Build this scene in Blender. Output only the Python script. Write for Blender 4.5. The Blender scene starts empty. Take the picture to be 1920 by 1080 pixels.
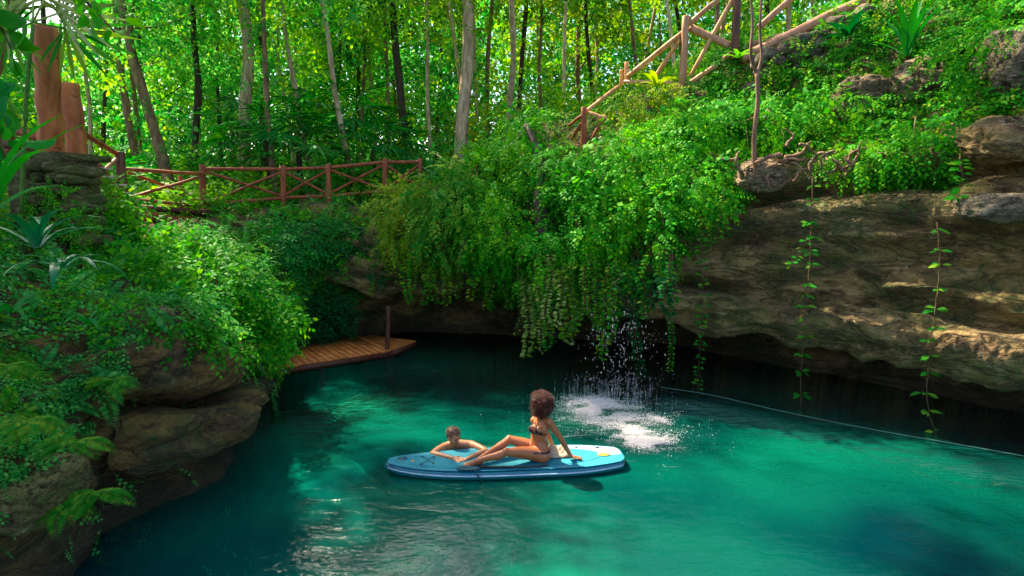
import bpy, math, random
import numpy as np
from mathutils import Vector, Matrix
R = math.radians
rng = np.random.default_rng(7)
random.seed(7)

# ---------------------------------------------------------------- camera, sky, sun, exposure
F_PX, CAM_H, PITCH = 1144.0, 3.6, R(8.7)
scene = bpy.context.scene
COL = scene.collection
cam = bpy.data.objects.new("camera", bpy.data.cameras.new("camera"))
COL.objects.link(cam)
cam.location = (0, 0, CAM_H)
cam.rotation_euler = (R(90) - PITCH, 0, 0)
cam.data.sensor_width = 36
cam.data.lens = 36 * F_PX / 1920
cam.data.clip_start = 0.05
cam.data.clip_end = 800
scene.camera = cam

SUN_EL, SUN_AZ = R(49), R(-46)          # azimuth measured from +Y towards +X
world = bpy.data.worlds.new("World")
scene.world = world
world.use_nodes = True
wn = world.node_tree.nodes
sky = wn.new("ShaderNodeTexSky")
sky.sky_type = 'NISHITA'
sky.sun_disc = False
sky.sun_elevation = SUN_EL
sky.sun_rotation = SUN_AZ
sky.air_density = 1.0
sky.dust_density = 2.5
world.node_tree.links.new(sky.outputs[0], wn["Background"].inputs[0])
wn["Background"].inputs[1].default_value = 0.105
sl = bpy.data.lights.new("sun", 'SUN')
sl.energy = 5.0
sl.angle = R(1.1)
sl.color = (1.0, 0.88, 0.66)
so = bpy.data.objects.new("sun", sl)
COL.objects.link(so)
to_sun = Vector((math.sin(SUN_AZ) * math.cos(SUN_EL), math.cos(SUN_AZ) * math.cos(SUN_EL), math.sin(SUN_EL)))
so.rotation_euler = to_sun.to_track_quat('Z', 'Y').to_euler()
so.location = (0, 0, 30)
scene.view_settings.view_transform = 'Standard'
scene.view_settings.look = 'None'
scene.view_settings.gamma = 1
scene.view_settings.exposure = 1.85
cy = scene.cycles
scene.render.engine = 'CYCLES'
cy.use_denoising = True
cy.max_bounces = 7
cy.diffuse_bounces = 3
cy.glossy_bounces = 3
cy.transmission_bounces = 4
cy.transparent_max_bounces = 10
cy.caustics_reflective = False
cy.caustics_refractive = False
cy.sample_clamp_indirect = 6
cy.sample_clamp_direct = 3.5

# ---------------------------------------------------------------- measuring helpers
cP, sP = math.cos(PITCH), math.sin(PITCH)
def ray(u, v):
    a = (u - 960) / F_PX; b = (540 - v) / F_PX
    return np.array([a, cP + b * sP, -sP + b * cP])
def P(u, v, y):
    d = ray(u, v); k = y / d[1]
    return np.array([d[0] * k, y, CAM_H + d[2] * k])
def W(u, v, z=0.0):
    d = ray(u, v); k = (z - CAM_H) / d[2]
    return np.array([d[0] * k, d[1] * k, z])
def proj(p):
    p = np.asarray(p, float)
    q = p - np.array([0, 0, CAM_H])
    dep = q[:, 1] * cP - q[:, 2] * sP
    up = q[:, 1] * sP + q[:, 2] * cP
    dep = np.where(dep < 0.05, 0.05, dep)
    return 960 + F_PX * q[:, 0] / dep, 540 - F_PX * up / dep
def inpoly(u, v, poly):
    r = np.zeros(len(u), bool)
    n = len(poly); j = n - 1
    for i in range(n):
        xi, yi = poly[i]; xj, yj = poly[j]
        c = ((yi > v) != (yj > v)) & (u < (xj - xi) * (v - yi) / ((yj - yi) or 1e-9) + xi)
        r ^= c; j = i
    return r
def _h(i, j, k, s):
    n = (i * 73856093) ^ (j * 19349663) ^ (k * 83492791) ^ (s * 2654435761)
    n = (n ^ (n >> 13)) & 0x7fffffff
    n = (n * 1274126177) & 0x7fffffff
    n = (n ^ (n >> 11)) & 0x7fffffff
    return (n % 65536) / 32768.0 - 1
def vnoise(p, s=0):
    f = np.floor(p); t = p - f; t = t * t * (3 - 2 * t)
    i, j, k = (f[:, a].astype(np.int64) for a in range(3))
    out = 0
    for a in (0, 1):
        for b in (0, 1):
            for c in (0, 1):
                w = (t[:, 0] if a else 1 - t[:, 0]) * (t[:, 1] if b else 1 - t[:, 1]) * (t[:, 2] if c else 1 - t[:, 2])
                out = out + w * _h(i + a, j + b, k + c, s)
    return out
def fbm(p, o=4, s=0):
    a = 1.0; r = 0; p = np.asarray(p, float)
    for i in range(o):
        r = r + a * vnoise(p, s + i); p = p * 2.03 + 11.7; a *= 0.5
    return r
def unit(a):
    a = np.asarray(a, float)
    return a / np.maximum(np.linalg.norm(a, axis=-1, keepdims=True), 1e-9)

# ---------------------------------------------------------------- object helpers
def wloc(o):
    v = Vector((0, 0, 0))
    while o is not None:
        v = v + o.location; o = o.parent
    return v
def props(o, label=None, cat=None, group=None, kind=None):
    if label: o['label'] = label
    if cat: o['category'] = cat
    if group: o['group'] = group
    if kind: o['kind'] = kind
    return o
def empty(name, loc, label, cat, group=None):
    o = bpy.data.objects.new(name, None)
    COL.objects.link(o)
    o.location = tuple(float(x) for x in loc)
    o.empty_display_size = 0.2
    return props(o, label, cat, group)
def mk(name, V, F, mat, parent=None, smooth=False, origin=None):
    """V (n,3) world coordinates; F list of int arrays (n,k) or one array"""
    V = np.asarray(V, float)
    if not isinstance(F, list): F = [F]
    F = [np.asarray(f, np.int64) for f in F if len(f)]
    org = np.array(wloc(parent)) if parent is not None else (np.zeros(3) if origin is None else np.asarray(origin, float))
    V = V - org
    me = bpy.data.meshes.new(name)
    me.vertices.add(len(V))
    me.vertices.foreach_set("co", V.astype(np.float32).ravel())
    loops = np.concatenate([f.ravel() for f in F])
    sizes = np.concatenate([np.full(len(f), f.shape[1]) for f in F])
    starts = np.concatenate([[0], np.cumsum(sizes)[:-1]])
    me.loops.add(len(loops))
    me.loops.foreach_set("vertex_index", loops.astype(np.int32))
    me.polygons.add(len(sizes))
    me.polygons.foreach_set("loop_start", starts.astype(np.int32))
    me.polygons.foreach_set("loop_total", sizes.astype(np.int32))
    if smooth: me.polygons.foreach_set("use_smooth", np.ones(len(sizes), bool))
    me.update(calc_edges=True)
    me.materials.append(mat)
    o = bpy.data.objects.new(name, me)
    COL.objects.link(o)
    if parent is not None: o.parent = parent
    else: o.location = tuple(org)
    return o
class MB:
    def __init__(s): s.V = []; s.F = {}; s.n = 0
    def add(s, V, F):
        V = np.asarray(V, float); s.V.append(V)
        for f in (F if isinstance(F, list) else [F]):
            f = np.asarray(f, np.int64)
            if len(f): s.F.setdefault(f.shape[1], []).append(f + s.n)
        s.n += len(V); return s
    def build(s, name, mat, parent=None, smooth=False, origin=None):
        return mk(name, np.concatenate(s.V), [np.concatenate(f) for f in s.F.values()], mat, parent, smooth, origin)

def frames(pts, side=None):
    pts = np.asarray(pts, float); n = len(pts)
    T = unit(np.gradient(pts, axis=0))
    ref = np.array([0, 0, 1.0]) if side is None else np.asarray(side, float)
    if side is None and abs(T[0][2]) > 0.9: ref = np.array([1.0, 0, 0])
    A = np.zeros((n, 3)); B = np.zeros((n, 3)); prev = ref
    for i in range(n):
        a = prev - T[i] * np.dot(prev, T[i])
        if np.linalg.norm(a) < 1e-5: a = np.array([0.3, 1, 0.2]); a = a - T[i] * np.dot(a, T[i])
        a = unit(a); A[i] = a; B[i] = np.cross(T[i], a)
        prev = a if side is None else ref
    return T, A, B
def tube(pts, rad, k=8, cap=True, side=None, jitter=0.0, rounded=False):
    pts = np.asarray(pts, float)
    r = np.asarray(rad, float)
    if r.ndim == 0: r = np.full(len(pts), float(r))
    if r.ndim == 1: r = np.stack([r, r], 1)
    if rounded:   # hemispherical ends
        e = []; er = []
        d0 = unit(pts[0] - pts[1]); d1 = unit(pts[-1] - pts[-2])
        for q in (85, 60, 30):
            e.append(pts[0] + d0 * r[0].mean() * math.sin(R(q))); er.append(r[0] * max(math.cos(R(q)), 0.02))
        f = []; fr = []
        for q in (30, 60, 85):
            f.append(pts[-1] + d1 * r[-1].mean() * math.sin(R(q))); fr.append(r[-1] * max(math.cos(R(q)), 0.02))
        pts = np.concatenate([np.array(e), pts, np.array(f)]); r = np.concatenate([np.array(er), r, np.array(fr)])
    T, A, B = frames(pts, side)
    n = len(pts); an = np.linspace(0, 2 * math.pi, k, endpoint=False)
    ca, sa = np.cos(an), np.sin(an)
    V = pts[:, None, :] + A[:, None, :] * (r[:, 0][:, None] * ca)[:, :, None] + B[:, None, :] * (r[:, 1][:, None] * sa)[:, :, None]
    if jitter:
        V = V + rng.normal(0, jitter, V.shape)
    V = V.reshape(-1, 3)
    i = np.arange(n - 1)[:, None] * k; j = np.arange(k)[None, :]; j2 = (j + 1) % k
    Q = np.stack([i + j, i + j2, i + k + j2, i + k + j], -1).reshape(-1, 4)
    Fs = [Q]
    if cap:
        V = np.concatenate([V, pts[:1], pts[-1:]]); c0, c1 = n * k, n * k + 1
        jj = np.arange(k)
        Fs.append(np.concatenate([np.stack([np.full(k, c0), (jj + 1) % k, jj], 1),
                                  np.stack([np.full(k, c1), (n - 1) * k + jj, (n - 1) * k + (jj + 1) % k], 1)]))
    return V, Fs
def smoothpath(pts, n=6):
    pts = np.asarray(pts, float)
    if len(pts) < 3: return np.array([pts[0] + (pts[-1] - pts[0]) * t for t in np.linspace(0, 1, n + 1)])
    out = []
    q = np.concatenate([[2 * pts[0] - pts[1]], pts, [2 * pts[-1] - pts[-2]]])
    for i in range(1, len(q) - 2):
        for t in np.linspace(0, 1, n, endpoint=False):
            out.append(0.5 * ((2 * q[i]) + (q[i + 1] - q[i - 1]) * t + (2 * q[i - 1] - 5 * q[i] + 4 * q[i + 1] - q[i + 2]) * t * t + (-q[i - 1] + 3 * q[i] - 3 * q[i + 1] + q[i + 2]) * t ** 3))
    out.append(pts[-1]); return np.array(out)
def box(c, ax, ay, az):
    """centre and three half-axis vectors"""
    c, ax, ay, az = (np.asarray(q, float) for q in (c, ax, ay, az))
    V = [c + sx * ax + sy * ay + sz * az for sx in (-1, 1) for sy in (-1, 1) for sz in (-1, 1)]
    return np.array(V), np.array([(0, 1, 3, 2), (4, 6, 7, 5), (0, 4, 5, 1), (2, 3, 7, 6), (0, 2, 6, 4), (1, 5, 7, 3)])
def sphere(c, r, k=12, m=8):
    c = np.asarray(c, float); r = np.asarray(r, float) * np.ones(3)
    th = np.linspace(0, math.pi, m + 1)[1:-1]; ph = np.linspace(0, 2 * math.pi, k, endpoint=False)
    V = np.stack([np.outer(np.sin(th), np.cos(ph)), np.outer(np.sin(th), np.sin(ph)), np.outer(np.cos(th), np.ones(k))], -1).reshape(-1, 3)
    V = np.concatenate([V, [[0, 0, 1], [0, 0, -1]]]) * r + c
    n = m - 1; i = np.arange(n - 1)[:, None] * k; j = np.arange(k)[None]; j2 = (j + 1) % k
    Q = np.stack([i + j, i + k + j, i + k + j2, i + j2], -1).reshape(-1, 4)
    jj = np.arange(k); a = n * k
    T = np.concatenate([np.stack([np.full(k, a), jj, (jj + 1) % k], 1), np.stack([np.full(k, a + 1), (n - 1) * k + (jj + 1) % k, (n - 1) * k + jj], 1)])
    return V, [Q, T]

# ---------------------------------------------------------------- materials
def new_mat(name):
    m = bpy.data.materials.new(name); m.use_nodes = True
    nt = m.node_tree; b = nt.nodes["Principled BSDF"]
    return m, nt, b
def N(nt, t, **kw):
    n = nt.nodes.new(t)
    for k, v in kw.items():
        if k in n.inputs: n.inputs[k].default_value = v
        else: setattr(n, k, v)
    return n
def ramp(nt, fac, stops):
    r = nt.nodes.new("ShaderNodeValToRGB")
    e = r.color_ramp.elements
    while len(e) < len(stops): e.new(0.5)
    for el, (p, c) in zip(e, stops):
        el.position = p; el.color = (*c, 1)
    nt.links.new(fac, r.inputs[0]); return r.outputs[0]
def mixc(nt, fac, a, b):
    m = nt.nodes.new("ShaderNodeMix"); m.data_type = 'RGBA'
    for s, i in ((fac, 0), (a, 6), (b, 7)):
        if isinstance(s, (int, float)): m.inputs[i].default_value = s
        elif isinstance(s, tuple): m.inputs[i].default_value = (*s, 1)
        else: nt.links.new(s, m.inputs[i])
    return m.outputs[2]
def noise_fac(nt, scale, detail=4, rough=0.55, vec=None, dist=0.0):
    n = N(nt, "ShaderNodeTexNoise", Scale=scale, Detail=detail, Roughness=rough, Distortion=dist)
    nt.links.new(vec or obj_pos(nt), n.inputs["Vector"]); return n.outputs["Fac"]
def obj_pos(nt):
    g = nt.nodes.get("GEO") or nt.nodes.new("ShaderNodeNewGeometry"); g.name = "GEO"
    return g.outputs["Position"]
def stretch(nt, s):
    m = nt.nodes.new("ShaderNodeMapping"); m.inputs["Scale"].default_value = s
    nt.links.new(obj_pos(nt), m.inputs[0]); return m.outputs[0]
def bump(nt, b, h, strength, dist):
    n = N(nt, "ShaderNodeBump", Strength=strength, Distance=dist)
    nt.links.new(h, n.inputs["Height"]); nt.links.new(n.outputs[0], b.inputs["Normal"]); return n
def maprange(nt, x, a, b, c=0.0, d=1.0):
    n = N(nt, "ShaderNodeMapRange"); n.clamp = True
    nt.links.new(x, n.inputs[0])
    for i, v in ((1, a), (2, b), (3, c), (4, d)): n.inputs[i].default_value = v
    return n.outputs[0]
def math2(nt, op, a, b=None):
    n = nt.nodes.new("ShaderNodeMath"); n.operation = op
    for i, s in enumerate((a, b)):
        if s is None: continue
        if isinstance(s, (int, float)): n.inputs[i].default_value = s
        else: nt.links.new(s, n.inputs[i])
    return n.outputs[0]

def leaf_mat(name, cols, trans=0.4, rough=0.55, patch=0.6, spec=0.10):
    """cols: three leaf colours; every leaf takes its own, whole sprays lean one way"""
    m, nt, b = new_mat(name)
    g = nt.nodes.new("ShaderNodeNewGeometry"); g.name = "GEO"
    nz = noise_fac(nt, patch, 3)
    s = math2(nt, 'ADD', math2(nt, 'MULTIPLY', g.outputs["Random Per Island"], 0.62), math2(nt, 'MULTIPLY', maprange(nt, nz, 0.3, 0.7), 0.38))
    c = ramp(nt, s, [(0.08, cols[0]), (0.5, cols[1]), (0.88, cols[2])])
    nt.links.new(c, b.inputs["Base Color"])
    b.inputs["Roughness"].default_value = rough
    b.inputs["Specular IOR Level"].default_value = spec
    tr = nt.nodes.new("ShaderNodeBsdfTranslucent")
    hs = N(nt, "ShaderNodeHueSaturation", Saturation=1.1, Value=1.35); hs.inputs["Hue"].default_value = 0.485
    nt.links.new(c, hs.inputs["Color"]); nt.links.new(hs.outputs[0], tr.inputs[0])
    mx = nt.nodes.new("ShaderNodeMixShader"); mx.inputs[0].default_value = trans
    nt.links.new(b.outputs[0], mx.inputs[1]); nt.links.new(tr.outputs[0], mx.inputs[2])
    nt.links.new(mx.outputs[0], nt.nodes["Material Output"].inputs[0])
    return m
M = {}
M['leaf_bright'] = leaf_mat("bright_leaf", [(.006, .14, .004), (.022, .33, .008), (.20, .50, .008)])
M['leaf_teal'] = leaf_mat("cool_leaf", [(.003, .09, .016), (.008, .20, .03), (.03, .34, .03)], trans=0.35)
M['leaf_warm'] = leaf_mat("warm_leaf", [(.03, .14, .010), (.15, .34, .015), (.45, .50, .03)], trans=0.45, patch=0.35)
M['leaf_forest'] = leaf_mat("forest_leaf", [(.025, .19, .018), (.14, .46, .03), (.45, .68, .06)], trans=0.5, patch=0.3)
M['leaf_emerald'] = leaf_mat("emerald_leaf", [(.012, .16, .035), (.05, .40, .07), (.26, .64, .13)], trans=0.5, patch=0.3)
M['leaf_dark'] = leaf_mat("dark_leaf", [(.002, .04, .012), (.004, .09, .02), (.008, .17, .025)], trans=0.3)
M['leaf_gloss'] = leaf_mat("glossy_leaf", [(.004, .11, .05), (.006, .17, .06), (.01, .24, .06)], trans=0.2, rough=0.22, spec=0.8)
M['leaf_vine'] = leaf_mat("vine_leaf", [(.006, .17, .012), (.03, .30, .02), (.28, .42, .03)], trans=0.45, patch=1.5)
M['leaf_cream'] = leaf_mat("pale_vine_leaf", [(.12, .26, .03), (.34, .46, .10), (.62, .62, .26)], trans=0.4, patch=1.5)

def bark_mat(name, c1, c2, sc=6, rough=0.85):
    m, nt, b = new_mat(name)
    f = noise_fac(nt, sc, 6, 0.65, stretch(nt, (1.6, 1.6, 0.35)))
    nt.links.new(ramp(nt, f, [(0.32, c1), (0.65, c2)]), b.inputs["Base Color"])
    b.inputs["Roughness"].default_value = rough
    bump(nt, b, f, 0.8, 0.04); return m
M['bark_pale'] = bark_mat("pale_bark", (.26, .14, .07), (.72, .50, .32))
M['bark_brown'] = bark_mat("brown_bark", (.10, .045, .025), (.36, .19, .11))
M['bark_dark'] = bark_mat("dark_bark", (.018, .010, .007), (.08, .045, .028))
M['stem'] = bark_mat("stem", (.05, .03, .012), (.22, .13, .05), 14)
M['green_stem'] = bark_mat("green_stem", (.03, .12, .01), (.12, .25, .03), 14)
def wood_mat(name, c1, c2, sc=5, rough=0.6, axis=(3, 3, 0.4)):
    m, nt, b = new_mat(name)
    f = noise_fac(nt, sc, 6, 0.6, stretch(nt, axis), 0.4)
    g = noise_fac(nt, 1.3, 3)
    k_ = noise_fac(nt, 7, 3, .5, None, 1.0)
    c = mixc(nt, math2(nt, 'MULTIPLY', maprange(nt, g, .35, .7), .6), ramp(nt, f, [(0.34, c1), (0.62, c2)]), c1)
    c = mixc(nt, maprange(nt, k_, .66, .74, 0, .8), c, tuple(.25 * x for x in c1))
    nt.links.new(c, b.inputs["Base Color"]); b.inputs["Roughness"].default_value = rough
    bump(nt, b, f, 0.5, 0.015); return m
M['log'] = wood_mat("varnished_log", (.22, .035, .012), (.50, .12, .04))
M['log_pale'] = wood_mat("peeled_log", (.52, .19, .06), (.88, .46, .20), 4)
M['log_pink'] = wood_mat("pink_log", (.38, .15, .08), (.66, .33, .18), 4)
M['log_dark'] = wood_mat("dark_log", (.07, .02, .012), (.20, .06, .03))
M['post_orange'] = wood_mat("orange_post", (.30, .06, .012), (.78, .24, .055), 2.5, axis=(3, 3, .5))
M['plank'] = wood_mat("deck_plank", (.45, .10, .02), (.85, .28, .05), 6, 0.5, axis=(1.2, 1.2, 1.2))
M['plank_pale'] = wood_mat("sunlit_plank", (.50, .34, .24), (.78, .62, .5), 6, 0.5, axis=(1.2, 1.2, 1.2))  # pale base colour paints in the sunlight on the stair treads

def rock_mat(name, cols, moss=(.03, .09, .008), moss_amt=0.5, sc=1.0):
    m, nt, b = new_mat(name)
    st = stretch(nt, (0.8, 0.8, 1.7))
    f = noise_fac(nt, 1.1 * sc, 8, 0.66, st, 0.6)
    c = ramp(nt, f, [(0.28, cols[0]), (0.42, cols[1]), (0.56, cols[2]), (0.72, cols[3])])
    fine = noise_fac(nt, 9 * sc, 6, 0.7)
    st2 = stretch(nt, (0.9, 0.9, 2.8))
    crk = noise_fac(nt, 1.1 * sc, 6, 0.6, st2, 1.2)
    crk = math2(nt, 'ABSOLUTE', math2(nt, 'SUBTRACT', crk, 0.5))
    c = mixc(nt, maprange(nt, crk, 0.02, 0.0, 0, .8), c, tuple(0.22 * x for x in cols[1]))
    c = mixc(nt, maprange(nt, fine, 0.44, 0.34, 0, .8), c, tuple(0.35 * x for x in cols[1]))
    c = mixc(nt, maprange(nt, fine, 0.56, 0.68, 0, .6), c, tuple(min(.8, 1.25 * x) for x in cols[3]))
    g = noise_fac(nt, 0.75 * sc, 6, 0.7, None, 0.8)
    mm = maprange(nt, g, 0.62 - 0.25 * moss_amt, 0.72 - 0.2 * moss_amt)
    mm = math2(nt, 'MULTIPLY', mm, maprange(nt, fine, .38, .58))
    c = mixc(nt, math2(nt, 'MULTIPLY', mm, 0.85), c, moss)
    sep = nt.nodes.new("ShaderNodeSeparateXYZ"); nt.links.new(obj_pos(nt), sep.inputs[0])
    wet_shade = maprange(nt, math2(nt, 'ADD', sep.outputs[2], math2(nt, 'MULTIPLY', g, -0.9)), 0.25, -0.25)      # algae band at the waterline, deepened to paint in the undercut's shade
    c = mixc(nt, math2(nt, 'MULTIPLY', wet_shade, 0.85), c, (.035, .028, .012))
    nt.links.new(c, b.inputs["Base Color"]); b.inputs["Roughness"].default_value = 0.85
    h = math2(nt, 'ADD', math2(nt, 'ADD', math2(nt, 'MULTIPLY', fine, 0.5), maprange(nt, crk, 0.0, 0.05, -.5, 0)), math2(nt, 'MULTIPLY', noise_fac(nt, 3.2, 8, 0.72, st), 1.0))
    vo = N(nt, "ShaderNodeTexVoronoi", Scale=7.0 * sc); vo.feature = 'F1'; nt.links.new(stretch(nt, (1, 1, 1.5)), vo.inputs["Vector"])
    h = math2(nt, 'ADD', h, math2(nt, 'MULTIPLY', maprange(nt, vo.outputs["Distance"], 0.0, 0.45), 0.35))
    h = math2(nt, 'ADD', h, math2(nt, 'MULTIPLY', noise_fac(nt, 26, 4, 0.7), 0.3))
    bump(nt, b, h, 1.0, 0.16); return m
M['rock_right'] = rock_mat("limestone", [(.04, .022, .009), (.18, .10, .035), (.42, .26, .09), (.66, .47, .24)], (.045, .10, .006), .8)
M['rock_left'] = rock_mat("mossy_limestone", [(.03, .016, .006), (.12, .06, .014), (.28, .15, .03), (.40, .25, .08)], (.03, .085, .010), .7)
M['soil'] = rock_mat("soil_bank", [(.015, .009, .006), (.04, .022, .012), (.09, .05, .025), (.15, .09, .05)], (.02, .07, .01), .6, 2)
M['rock_tan'] = rock_mat("tan_rock", [(.12, .07, .03), (.32, .20, .09), (.52, .36, .2), (.65, .5, .32)], (.05, .11, .01), .3, 3)
M['rock_grey'] = rock_mat("grey_rock", [(.09, .06, .035), (.24, .17, .10), (.42, .32, .20), (.58, .48, .34)], (.05, .11, .01), .35, 3)
M['mossy_stone'] = rock_mat("mossy_stone", [(.08, .05, .014), (.22, .15, .045), (.38, .28, .10), (.50, .42, .24)], (.09, .20, .01), .75, 3)

def plain(name, col, rough=0.5, metal=0.0, spec=0.5, coat=0.0, var=0.12):
    m, nt, b = new_mat(name)
    f = noise_fac(nt, 18, 4)
    nt.links.new(ramp(nt, f, [(0.3, tuple(x * (1 - var) for x in col)), (0.7, tuple(min(1, x * (1 + var)) for x in col))]), b.inputs["Base Color"])
    b.inputs["Roughness"].default_value = rough; b.inputs["Metallic"].default_value = metal
    b.inputs["Specular IOR Level"].default_value = spec; b.inputs["Coat Weight"].default_value = coat
    return m
M['board_blue'] = plain("board_blue", (.003, .14, .20), .3, coat=.3)
M['board_pad'] = plain("board_pad", (.0, .20, .27), .7, var=.06)
M['board_white'] = plain("board_white", (.36, .50, .60), .35, coat=.2)
M["board_light"] = plain("board_light", (.03, .25, .34), .4)
M['board_dark'] = plain("board_dark", (.005, .06, .10), .4)
M['black'] = plain("black_plastic", (.012, .013, .016), .4)
M['strap'] = plain("strap", (.01, .08, .10), .6)
M['orange'] = plain("orange_print", (.75, .30, .04), .5)
M['steel'] = plain("steel", (.45, .45, .45), .35, 1.0)
M['towel'] = plain("cream_towel", (.42, .32, .22), .95, var=.25)
M['swim'] = plain("black_swimwear", (.006, .006, .012), .6)
M['hair_w'] = plain("auburn_hair", (.10, .022, .012), .45, var=.6)
M['hair_m'] = plain("grey_brown_hair", (.13, .06, .035), .55, var=.5)
M['eye'] = plain("eye", (.02, .015, .012), .2)
M['lip'] = plain("lip", (.35, .10, .08), .4)
M['nail'] = plain("nail", (.6, .35, .3), .3)
def skin_mat(name, c):
    m, nt, b = new_mat(name)
    f = noise_fac(nt, 9, 4)
    nt.links.new(ramp(nt, f, [(0.3, tuple(x * .85 for x in c)), (0.7, c)]), b.inputs["Base Color"])
    b.inputs["Roughness"].default_value = .42
    b.inputs["Subsurface Weight"].default_value = .15
    b.inputs["Subsurface Radius"].default_value = (.02, .008, .004)
    return m
M['skin_w'] = skin_mat("tan_skin", (.42, .13, .045))
M['skin_m'] = skin_mat("light_skin", (.50, .21, .10))
m, nt, b = new_mat("foam"); b.inputs["Base Color"].default_value = (.92, .86, .84, 1); b.inputs["Roughness"].default_value = .5
M['foam'] = m
m, nt, b = new_mat("droplet"); b.inputs["Base Color"].default_value = (.6, .58, .6, 1); b.inputs["Roughness"].default_value = .1
M['drop'] = m
#@@WATERMAT
# ---------------------------------------------------------------- water
splash = W(1150, 790)
m, nt, b = new_mat("pool_water")
out = nt.nodes["Material Output"]
nt.nodes.remove(b)
pos = obj_pos(nt)
rip = N(nt, "ShaderNodeTexNoise", Scale=2.6, Detail=3, Roughness=.5, Distortion=.5)
nt.links.new(stretch(nt, (0.8, 1.5, 1)), rip.inputs["Vector"])
rip2 = N(nt, "ShaderNodeTexNoise", Scale=11, Detail=2, Roughness=.5)
nt.links.new(stretch(nt, (0.6, 1.5, 1)), rip2.inputs["Vector"])
mp = nt.nodes.new("ShaderNodeMapping"); mp.inputs["Location"].default_value = (-splash[0], -splash[1], 0)
nt.links.new(pos, mp.inputs[0])
wv = N(nt, "ShaderNodeTexWave", Scale=1.3, Distortion=2.5, Detail=2); wv.wave_type = 'RINGS'; wv.rings_direction = 'Z'
wv.inputs["Detail Scale"].default_value = 1.2
nt.links.new(mp.outputs[0], wv.inputs["Vector"])
dn = nt.nodes.new("ShaderNodeVectorMath"); dn.operation = 'LENGTH'; nt.links.new(mp.outputs[0], dn.inputs[0])
fall = maprange(nt, dn.outputs["Value"], 0.4, 6.0, 1.0, 0.0)
h = math2(nt, 'ADD', math2(nt, 'MULTIPLY', rip.outputs["Fac"], 1.0), math2(nt, 'MULTIPLY', rip2.outputs["Fac"], 0.22))
h = math2(nt, 'ADD', h, math2(nt, 'MULTIPLY', math2(nt, 'MULTIPLY', wv.outputs["Fac"], fall), 0.10))
bp = N(nt, "ShaderNodeBump", Strength=1.0, Distance=0.032); nt.links.new(h, bp.inputs["Height"])
tn = noise_fac(nt, 0.28, 2)
dif = nt.nodes.new("ShaderNodeBsdfDiffuse")
nt.links.new(ramp(nt, tn, [(0.33, (.0, .055, .07)), (0.66, (.002, .28, .16))]), dif.inputs[0])
tra = nt.nodes.new("ShaderNodeBsdfTransparent"); tra.inputs[0].default_value = (.55, .95, .9, 1)
body = nt.nodes.new("ShaderNodeMixShader"); body.inputs[0].default_value = 0.45
nt.links.new(tra.outputs[0], body.inputs[1]); nt.links.new(dif.outputs[0], body.inputs[2])
gl = N(nt, "ShaderNodeBsdfGlossy", Roughness=0.03); nt.links.new(bp.outputs[0], gl.inputs["Normal"])
fr = N(nt, "ShaderNodeFresnel", IOR=1.36); nt.links.new(bp.outputs[0], fr.inputs["Normal"])
ms = nt.nodes.new("ShaderNodeMixShader")
nt.links.new(fr.outputs[0], ms.inputs[0]); nt.links.new(body.outputs[0], ms.inputs[1]); nt.links.new(gl.outputs[0], ms.inputs[2])
nt.links.new(ms.outputs[0], out.inputs["Surface"])
va = N(nt, "ShaderNodeVolumeAbsorption", Density=1.0); va.inputs["Color"].default_value = (.10, .86, .82, 1)
nt.links.new(va.outputs[0], out.inputs["Volume"])
M['water'] = m
m, nt, b = new_mat("water_wall")      # open sides and floor of the water body
nt.nodes.remove(b)
t_ = nt.nodes.new("ShaderNodeBsdfTransparent"); nt.links.new(t_.outputs[0], nt.nodes["Material Output"].inputs[0])
v_ = N(nt, "ShaderNodeVolumeAbsorption", Density=1.0); v_.inputs["Color"].default_value = (.10, .86, .82, 1)
nt.links.new(v_.outputs[0], nt.nodes["Material Output"].inputs["Volume"])
M['water_wall'] = m
wx0, wx1, wy0, wy1, wz = -16.0, 18.0, -3.0, 19.0, -4.2
V = np.array([(x, y, z) for x in (wx0, wx1) for y in (wy0, wy1) for z in (wz, 0.0)])
water = mk("water", V, np.array([(1, 5, 7, 3), (0, 2, 6, 4), (0, 4, 5, 1), (2, 3, 7, 6), (0, 1, 3, 2), (4, 6, 7, 5)]), M['water'])
water.data.materials.append(M['water_wall'])
for i, p in enumerate(water.data.polygons): p.material_index = 0 if i == 0 else 1
props(water, kind='structure')

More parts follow.
